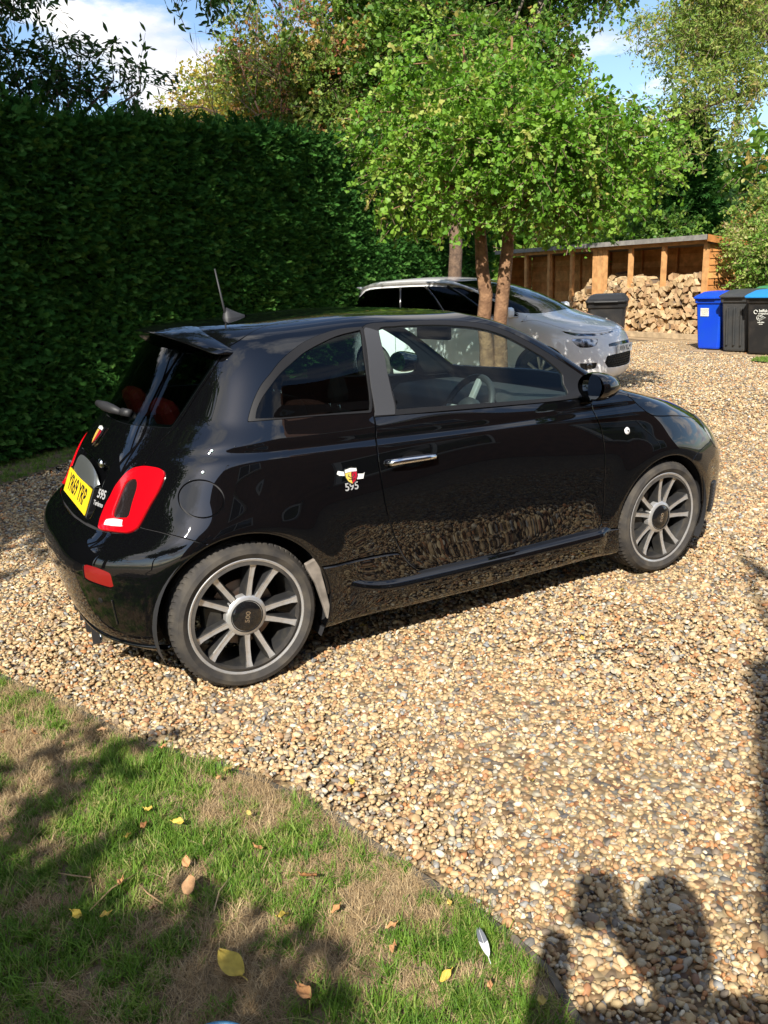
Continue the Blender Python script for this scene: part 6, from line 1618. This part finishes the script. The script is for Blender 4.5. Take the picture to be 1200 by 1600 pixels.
principled('white_shade', (.60, .61, .62), rough=.5)
principled('lamp_chrome', (.35, .37, .40), rough=.12, metal=.8, coat=1, noise=(16, (.04, .045, .05), .45, .55))
glass_mat('dark_glass', (.035, .04, .04))
mpanel('body', both(rim(mm_)), 'white_paint')
mpanel('bonnet', both(rim(mp['bonnet'])), 'white_paint')
mpanel('windscreen', both(offset(mp['screen'], -.002)), 'dark_glass')
mpanel('rear_screen', both(offset(mp['rear_screen'], -.002)), 'dark_glass')
for mi_ in (0, 1):
    q_ = mirror if mi_ else (lambda a: a)
    mpanel('side_glass', q_(offset(mp['side_glass'], -.004)), 'dark_glass'); mpanel('quarter_glass', q_(offset(mp['quarter'], -.003)), 'dark_glass')
    mpanel('running_lamp', q_(rim(offset(mp['drl'], -.004))), 'lamp_chrome'); mpanel('headlight', q_(rim(offset(mp['lamp'], -.006))), 'lamp_chrome')
    fg = mpanel('fog_lamp_recess', q_(rim(offset(mp['fog'], -.02), .03)), 'print_black')
    F_ = frame_at(.882, 2.72, -1 if mi_ else 1, MPV_ROWS, nob, off=-.008)
    mb = MB(); mb.lathe([(0, .01), (.03, .009), (.042, .004), (.045, -.01)], 20, 'Z', mat=F_); mb.build('fog_lamp', 'lamp_chrome', fg, smooth=True, keep=False)
gr = mpanel('grille', both(rim(offset(mp['grille'], -.03), .04)), 'print_black')
sl = mpanel('upper_slot', both(rim(offset(mp['slot'], -.01), .02)), 'gloss_black')
_, lin = split(minner, sdist(minner, smooth_loop(MPV_UV['screen'], 4, 1.5), MPV_ROWS, nob), 0)
_, lin = split(lin, sdist(lin, smooth_loop(MPV_UV['side_glass'], 4, 1.5), MPV_ROWS, nob), 0)
mpanel('lining', both(offset(lin, -.05)), 'cabin_dark')
# mesh bars in the grille
for k in range(5):
    pts = [pts_on([u], [2.55 + .24 * k], MPV_ROWS, nob)[0] + np.array([-.012, 0, 0]) for u in np.linspace(.93, 1.07, 15)]
    MB().tube(pts, .007, 6).build('grille_bar', 'seal_grey', gr, keep=False)
for k in range(13):
    u = .93 + .14 * k / 12
    pts = [pts_on([u + .004 * (-1) ** j], [v_], MPV_ROWS, nob)[0] + np.array([-.012, 0, 0]) for j, v_ in enumerate(np.linspace(2.42, 3.62, 6))]
    MB().tube(pts, .006, 6).build('grille_bar', 'seal_grey', gr, keep=False)
pf = pts_on([.9999], [4.08], MPV_ROWS, nob)[0]
mb = MB(); mb.box((pf[0] - .005, -.26, pf[2] - .055), (pf[0] + .012, .26, pf[2] + .055)); wp = mb.build('number_plate', 'plate_white', mroot, keep=False)
t_ = text_obj('plate_letters', 'AV14 KLM', .10, 'print_black', None, Matrix.Identity(4), sx=.9)
t_.parent = wp; t_.location = (pf[0] + .014, 0, pf[2]); t_.rotation_euler = (R_(90), 0, R_(90))
# window pillars, belt moulding, roof rails
for sd in (-1, 1):
    for (u0, u1, w_) in ((.30, .305, .02), (.49, .492, .02), (.655, .64, .02)):
        pts = []
        for j in range(7):
            v_ = 8.8 + 4.3 * j / 6; p_ = pts_on([u0 + (u1 - u0) * j / 6 - .0], [v_], MPV_ROWS, nob)[0]; p_[1] *= sd; p_[1] += sd * -.002; pts.append(p_)
        MB().tube(pts, w_, 6).build('window_pillar', 'gloss_black', mroot, keep=False, smooth=True)
    # the silver rail runs along the roof edge and curls down behind the last window
    pts = []
    for u, v_ in [(.10, 9.3), (.098, 10.2), (.102, 11.4), (.115, 12.5), (.145, 13.25), (.20, 13.6), (.28, 13.7), (.38, 13.72), (.50, 13.7), (.60, 13.6), (.68, 13.4), (.72, 13.0), (.735, 12.4)]:
        p_ = pts_on([u], [v_], MPV_ROWS, nob)[0]; p_ = p_ * np.array([1, sd, 1]) + np.array([0, sd * .008, .012]); pts.append(p_)
    P2 = []
    for i in range(len(pts) - 1):
        for k in range(4):
            a_, b_ = pts[i], pts[i + 1]; p0, p3 = pts[max(i - 1, 0)], pts[min(i + 2, len(pts) - 1)]; s = k / 4
            P2.append(.5 * ((2 * a_) + (b_ - p0) * s + (2 * p0 - 5 * a_ + 4 * b_ - p3) * s * s + (3 * a_ - 3 * b_ + p3 - p0) * s ** 3))
    MB().tube(P2 + [pts[-1]], .026, 10).build('roof_rail', 'satin_silver', mroot, keep=False, smooth=True)
    pts = [pts_on([u], [8.55], MPV_ROWS, nob)[0] * np.array([1, sd, 1]) for u in np.linspace(.14, .74, 24)]
    MB().tube(pts, .012, 6).build('belt_moulding', 'satin_silver', mroot, keep=False, smooth=True)
    for (u, v_) in ((.40, 7.6), (.60, 7.5)):
        F_ = frame_at(u, v_, sd, MPV_ROWS, nob, off=.02); mb = MB(); mb.box((-.10, -.015, -.01), (.10, .015, .012), mat=F_); mb.build('door_handle', 'white_paint', mroot, keep=False, bevel=.01)
    for u in (.285, .47, .665):
        pts = [pts_on([u + (.012 if v_ < 3 else 0)], [v_], MPV_ROWS, nob)[0] * np.array([1, sd, 1]) for v_ in np.linspace(2.0, 8.4, 14)]
        MB().tube(pts, .004, 5).build('door_gap', 'print_black', mroot, keep=False)
    # mirror
    p_ = pts_on([.735], [9.2], MPV_ROWS, nob)[0]; c = Vector((p_[0] - .02, sd * (p_[1] + .12), p_[2] + .03))
    mb = MB(); mb.box((c.x - .06, c.y - .10, c.z - .07), (c.x + .07, c.y + .10, c.z + .07)); mh = mb.build('door_mirror', 'white_paint', mroot, keep=False, bevel=.045)
# rear roof spoiler
mb = MB(); mb.box((-1.08, -.58, 1.49), (-.42, .58, 1.53)); mb.build('roof_spoiler', 'white_paint', mroot, keep=False, bevel=.02)
for (x_, y_) in ((0, -.80), (2.84, -.80), (0, .80), (2.84, .80)):
    w = empty('wheel', (x_, y_, .33)); put(w, mroot, False); w.rotation_euler = (0, 0, 0 if y_ < 0 else math.pi)
    mb = MB(); mb.lathe([(.22, -.08), (.25, -.095), (.30, -.095), (.325, -.075), (.33, -.05), (.33, .09), (.31, .11), (.22, .10)], 64, 'Y', closed=True); mb.build('tyre', 'tyre_rubber', w, keep=False, smooth=True, sharp=R_(35))
    mb = MB(); mb.lathe([(.225, -.085), (.232, -.09), (.215, -.07), (.20, .02), (.0, .03)], 48, 'Y'); mb.build('rim', 'rim_grey', w, keep=False, smooth=True)
    for k in range(10):
        so = MB(); so.add([(.03, -.07, -.012), (.03, -.07, .012), (.225, -.082, .018), (.225, -.082, -.018), (.03, -.04, -.012), (.03, -.04, .012), (.225, -.04, .018), (.225, -.04, -.018)], [(0, 1, 2, 3), (0, 3, 7, 4), (1, 5, 6, 2), (3, 2, 6, 7)])
        s_ = so.build('spoke', 'satin_silver', w, keep=False); s_.rotation_euler = (0, R_(36 * k + 10 * (k % 2)), 0)
    mb = MB(); mb.lathe([(0, -.078), (.045, -.076), (.05, -.06)], 24, 'Y'); mb.build('hub_cap', 'satin_silver', w, keep=False, smooth=True)
    mb = MB(); mb.lathe([(.40, -.03), (.40, .28), (0, .28)], 40, 'Y'); mb.build('wheel_housing', 'cabin_dark', w, keep=False)
mb = MB(); mb.box((-.6, -.72, .24), (3.4, .72, .27)); mb.build('floor_pan', 'cabin_dark', mroot, keep=False)
for (x_, y_) in ((1.55, -.38), (1.55, .38), (.6, -.45), (.6, 0), (.6, .45)):
    mb = MB(); mb.box((x_ - .1, y_ - .2, .4), (x_ + .1, y_ + .2, 1.12)); mb.box((x_ - .07, y_ - .13, 1.14), (x_ + .05, y_ + .13, 1.32)); mb.build('seat', 'seat_fabric', mroot, keep=False, bevel=.05)

# ================================================================ photographer, standing behind the camera (only the shadow shows)
principled('skin', (.55, .33, .24), rough=.6)
principled('jacket', (.06, .08, .13), rough=.85)
principled('hair', (.07, .045, .03), rough=.8)
principled('trousers', (.05, .055, .07), rough=.9)
def skin_mesh(name, joints, edges, mat, parent, root=0, sub=1):
    me = bpy.data.meshes.new(name); me.from_pydata([j[0] for j in joints], edges, []); me.update()
    o = bpy.data.objects.new(name, me); COL.objects.link(o); put(o, parent)
    o.modifiers.new('skin', 'SKIN')
    if not me.skin_vertices: me.attributes.new if False else None
    bpy.context.view_layer.objects.active = o
    if not me.skin_vertices: bpy.ops.mesh.customdata_skin_add()
    for k, j in enumerate(joints):
        me.skin_vertices[0].data[k].radius = (j[1], j[1]); me.skin_vertices[0].data[k].use_root = (k == root)
    s = o.modifiers.new('sub', 'SUBSURF'); s.levels = s.render_levels = sub
    me.materials.append(MATS[mat]); return o
pv = Vector((math.cos(_yaw), math.sin(_yaw), 0)); pr = Vector((pv.y, -pv.x, 0))
PB = Vector((_C.x, _C.y, 0)) - pv * .30 + pr * .115
def PP(r, d, z): q = PB + pr * r + pv * d; return (q.x, q.y, z)
person = empty('person', PB, label='person in a dark jacket standing behind the camera holding up a phone', cat='person')
J = [(PP(0, 0, .98), .150), (PP(0, 0, 1.12), .145), (PP(0, -.01, 1.30), .165), (PP(0, -.01, 1.43), .13), (PP(0, .0, 1.50), .065), (PP(0, .02, 1.56), .06),
     (PP(-.19, 0, 1.43), .075), (PP(-.29, .05, 1.24), .058), (PP(-.22, .24, 1.38), .042), (PP(-.205, .285, 1.46), .034),
     (PP(.19, 0, 1.43), .075), (PP(.27, .06, 1.22), .058), (PP(.02, .24, 1.38), .042), (PP(-.06, .285, 1.46), .034),
     (PP(-.10, 0, .90), .105), (PP(-.12, .03, .50), .070), (PP(-.13, 0, .10), .048), (PP(-.13, .15, .05), .042),
     (PP(.10, 0, .90), .105), (PP(.12, .03, .50), .070), (PP(.13, 0, .10), .048), (PP(.15, .15, .05), .042)]
E_ = [(0, 1), (1, 2), (2, 3), (3, 4), (4, 5), (3, 6), (6, 7), (7, 8), (8, 9), (3, 10), (10, 11), (11, 12), (12, 13), (0, 14), (14, 15), (15, 16), (16, 17), (0, 18), (18, 19), (19, 20), (20, 21)]
skin_mesh('body', J, E_, 'jacket', person)
mb = MB()
hc = Vector(PP(0, .03, 1.69))
for i in range(13):
    th = math.pi * i / 12
    for k in range(20):
        a = 2 * math.pi * k / 20; x_, y_, z_ = math.sin(th) * math.cos(a), math.sin(th) * math.sin(a), math.cos(th)
        jaw = 1 - .22 * max(0, -z_) ; nose = .016 * math.exp(-((x_) / .12) ** 2 - ((z_ + .15) / .2) ** 2) * (y_ > .5)
        q = hc + pr * (x_ * .077 * jaw) + pv * (y_ * (.097 + nose)) + Vector((0, 0, z_ * .125)); mb.v.append(tuple(q))
for i in range(12):
    for k in range(20): mb.f.append((i * 20 + k, (i + 1) * 20 + k, (i + 1) * 20 + (k + 1) % 20, i * 20 + (k + 1) % 20)); mb.m.append(0)
mb.build('head', 'skin', person, smooth=True)
mb = MB()
for i in range(9):
    th = math.pi * i / 14
    for k in range(20):
        a = 2 * math.pi * k / 20; x_, y_, z_ = math.sin(th) * math.cos(a), math.sin(th) * math.sin(a), math.cos(th)
        q = hc + pr * (x_ * .088) + pv * (y_ * .104 - .012) + Vector((0, 0, z_ * .140 - (.05 if y_ < -.2 and i == 8 else 0))); mb.v.append(tuple(q))
for i in range(8):
    for k in range(20): mb.f.append((i * 20 + k, (i + 1) * 20 + k, (i + 1) * 20 + (k + 1) % 20, i * 20 + (k + 1) % 20)); mb.m.append(0)
mb.build('hair', 'hair', person, smooth=True)
cc_ = Vector(_C) - Vector(_F) * .035
Mp = cam_ob.matrix_world.copy(); Mp.translation = cc_
phone = MB().box((-.037, -.075, -.004), (.037, .075, .004), mat=Mp).build('phone', 'gloss_black', None, bevel=.004, label='phone held up in both hands at the camera', cat='phone')
for s in (-1, 1):
    base = Mp @ Vector((s * .062, -.075, .03)); palm = Mp @ Vector((s * .055, -.03, .02))
    hj = [(tuple(base), .026), (tuple(palm), .026)]; he = [(0, 1)]
    for k in range(4):
        z_ = -.02 + .026 * k; a_ = Mp @ Vector((s * .048, z_ * 1.0 + .0, .016)); b_ = Mp @ Vector((s * .050, z_ + .006, .001)); c_2 = Mp @ Vector((s * .036, z_ + .008, -.000 + .012))
        n0 = len(hj); hj += [(tuple(a_), .010), (tuple(b_), .009), (tuple(c_2), .008)]; he += [(1, n0), (n0, n0 + 1), (n0 + 1, n0 + 2)]
    n0 = len(hj); hj += [(tuple(Mp @ Vector((s * .045, -.05, .028))), .011), (tuple(Mp @ Vector((s * .02, -.03, .024))), .009)]; he += [(0, n0), (n0, n0 + 1)]
    skin_mesh('hand', hj, he, 'skin', person)

# ================================================================ small things on the ground
ramp_mat('leaf_brown', [(0, (.38, .18, .07)), (.5, (.50, .27, .12)), (1, (.42, .25, .13))], rough=.7, hue_noise=(60, .75, 1.2))
ramp_mat('leaf_yellow', [(0, (.48, .36, .06)), (.5, (.56, .40, .09)), (1, (.42, .34, .10))], rough=.6, hue_noise=(50, .8, 1.15))
def fallen_leaf(kind, x, y, L, label, seed, group='fallen leaves on the lawn', z=.045):
    r = np.random.default_rng(seed); mb = MB(); W = L * r.uniform(.24, .36); curl = r.uniform(.1, .5); n_ = 8
    def fn(a, b):
        t = b; w = W * math.sin(math.pi * min(1, t * .93 + .05)) ** .8; s = 2 * a - 1
        return Vector((s * w, L * (t - .5), curl * L * (s * s * .35 + .25 * math.sin(3 * t + seed)) * .6 + .004 * math.sin(9 * t + s * 4)))
    mb.grid(fn, 6, n_); mb.tube([(0, -L * .5, .0), (0, -L * .72, .006)], .0011, 5)
    o = mb.build('fallen_leaf', 'leaf_' + kind, None, smooth=True, label=label, cat='leaf', group=group)
    o.location = (x, y, z + .006); o.rotation_euler = (r.normal(0, .3), r.normal(0, .3), r.uniform(0, 6.28)); return o
LV = [('yellow', -.56, -2.12, .092, 'largest yellow leaf, lying on shaded grass near the bottom edge'),
      ('brown', -.57, -1.83, .060, 'curled orange-brown leaf at the edge of the tree shadow on the lawn'),
      ('brown', -.29, -1.96, .055, 'orange-brown leaf on sunny grass left of the gravel, in mid lawn'),
      ('brown', -.45, -2.29, .050, 'brown leaf on the shaded grass right of the large yellow leaf')]
for k, (kd, x_, y_, L, lb) in enumerate(LV):
    o = fallen_leaf(kd, x_, y_, L, lb, 700 + k)
    if k == 0: o.rotation_euler = (.15, -.2, R_(15)); o.location.z = .045
more = [('brown', -.67, -1.85), ('brown', -.19, -2.22), ('yellow', -.52, -1.55), ('yellow', -.66, -1.53), ('brown', -.61, -.89), ('brown', -.74, -.91), ('brown', -.51, -.97), ('brown', -.61, -1.51), ('brown', -.35, -1.4), ('yellow', -.31, -1.37), ('yellow', -.33, -1.62), ('brown', -.36, -1.78),
        ('brown', -.55, -1.73), ('brown', -.09, -2.48), ('yellow', -.02, -2.57), ('yellow', -.03, -2.23), ('yellow', -.78, -1.81), ('yellow', -.84, -1.77), ('brown', -.82, -.77), ('brown', -.91, -.71), ('yellow', -.49, -.61), ('brown', -.22, -2.28), ('yellow', -.16, -2.41), ('brown', -.72, -1.71), ('yellow', -.58, -1.44), ('brown', -.45, -1.12), ('brown', -.28, -2.1), ('yellow', -.4, -2.05)]
for k, (kd, x_, y_) in enumerate(more):
    fallen_leaf(kd, x_, y_, .020 + .014 * ((k * 7) % 5) / 4, 'small %s leaf fallen on the patchy lawn' % ('orange-brown' if kd == 'brown' else 'yellow'), 740 + k, z=.040)
for k, (x_, y_) in enumerate([(1.35, -1.21), (.02, -1.60), (.62, -.55), (-.30, 1.20), (1.9, -.9), (.5, -1.9)]):
    fallen_leaf('yellow', x_, y_, .032, 'small yellow leaf lying on the gravel', 780 + k, group='fallen leaves on the gravel', z=.006)
# feather
principled('feather_grey', (.16, .17, .19), rough=.8); principled('feather_white', (.72, .72, .70), rough=.8)
fe = empty('feather', (-.04, -2.39, .055), label='grey and white feather lying on the grass beside the gravel edge', cat='feather')
fe.rotation_euler = (.1, .12, R_(-18)); fe.scale = (.72, .72, .72)
for nm, y0, y1, mt in (('feather_tip', .0, .055, 'feather_grey'), ('feather_down', -.050, .0, 'feather_white')):
    mb = MB()
    for s in (-1, 1):
        for k in range(14):
            t = y0 + (y1 - y0) * k / 14; w = .015 * math.sin(math.pi * min(1, (t + .052) / .112 + .05)) ** .5
            mb.add([(0, t, 0), (s * w, t + .010, .002), (s * w, t + .014, .002), (0, t + .0045, 0)], [(0, 1, 2, 3) if s > 0 else (3, 2, 1, 0)])
    mb.build(nm, mt, fe, keep=False)
MB().tube([(0, -.072, -.002), (0, 0, .001), (0, .053, .002)], [.0012, .001, .0005], 6).build('quill', 'feather_white', fe, keep=False)
# pale blue rim at the very bottom edge
principled('pale_blue', (.10, .30, .48), rough=.45)
bw = MB(); bw.lathe([(.0, .02), (.055, .02), (.075, .05), (.085, .085), (.090, .087), (.088, .080), (.078, .045), (.060, .012), (0, .010)], 40, 'Z')
o = bw.build('plastic_bowl', 'pale_blue', None, smooth=True, label='small pale blue plastic bowl whose rim shows at the bottom edge', cat='bowl'); o.location = (-.680, -2.375, .0)
# edging between lawn and gravel
principled('edging', (.07, .06, .045), rough=.9, noise=(20, (.18, .15, .11), .4, .7))
ed = LAWN_EDGE[1:-2]; mb = MB(); v = []
for k, (x_, y_) in enumerate(ed):
    a_, b_ = Vector((*ed[max(k - 1, 0)], 0)), Vector((*ed[min(k + 1, len(ed) - 1)], 0)); d_ = (b_ - a_).normalized(); s = Vector((-d_.y, d_.x, 0)) * .009
    for q in (s, -s):
        for z_ in (-.02, .008): v.append((x_ + q.x, y_ + q.y, z_))
f = []
for k in range(len(ed) - 1):
    a = k * 4; b = a + 4; f += [(a, b, b + 1, a + 1), (a + 1, b + 1, b + 3, a + 3), (a + 3, b + 3, b + 2, a + 2)]
mb.add(v, f).build('lawn_edging', 'edging', None, label='thin dark edging strip between the lawn and the gravel', cat='edging')
# a few twigs and straws on the lawn
for k, (x_, y_, L, a) in enumerate([(-.74, -1.72, .16, .5), (-.66, -1.78, .11, 1.9), (-.50, -1.88, .12, .9), (-.82, -1.6, .10, 2.4), (-.35, -2.2, .10, 1.2)]):
    t = MB().tube([(-L / 2, 0, 0), (0, .008, .006), (L / 2, 0, 0)], [.0018, .0022, .0012], 6).build('twig', 'split_wood', None, smooth=True, label='thin dry twig lying on the dead patch of lawn', cat='twig', group='twigs on the lawn'); t.location = (x_, y_, .03); t.rotation_euler = (0, 0, a)
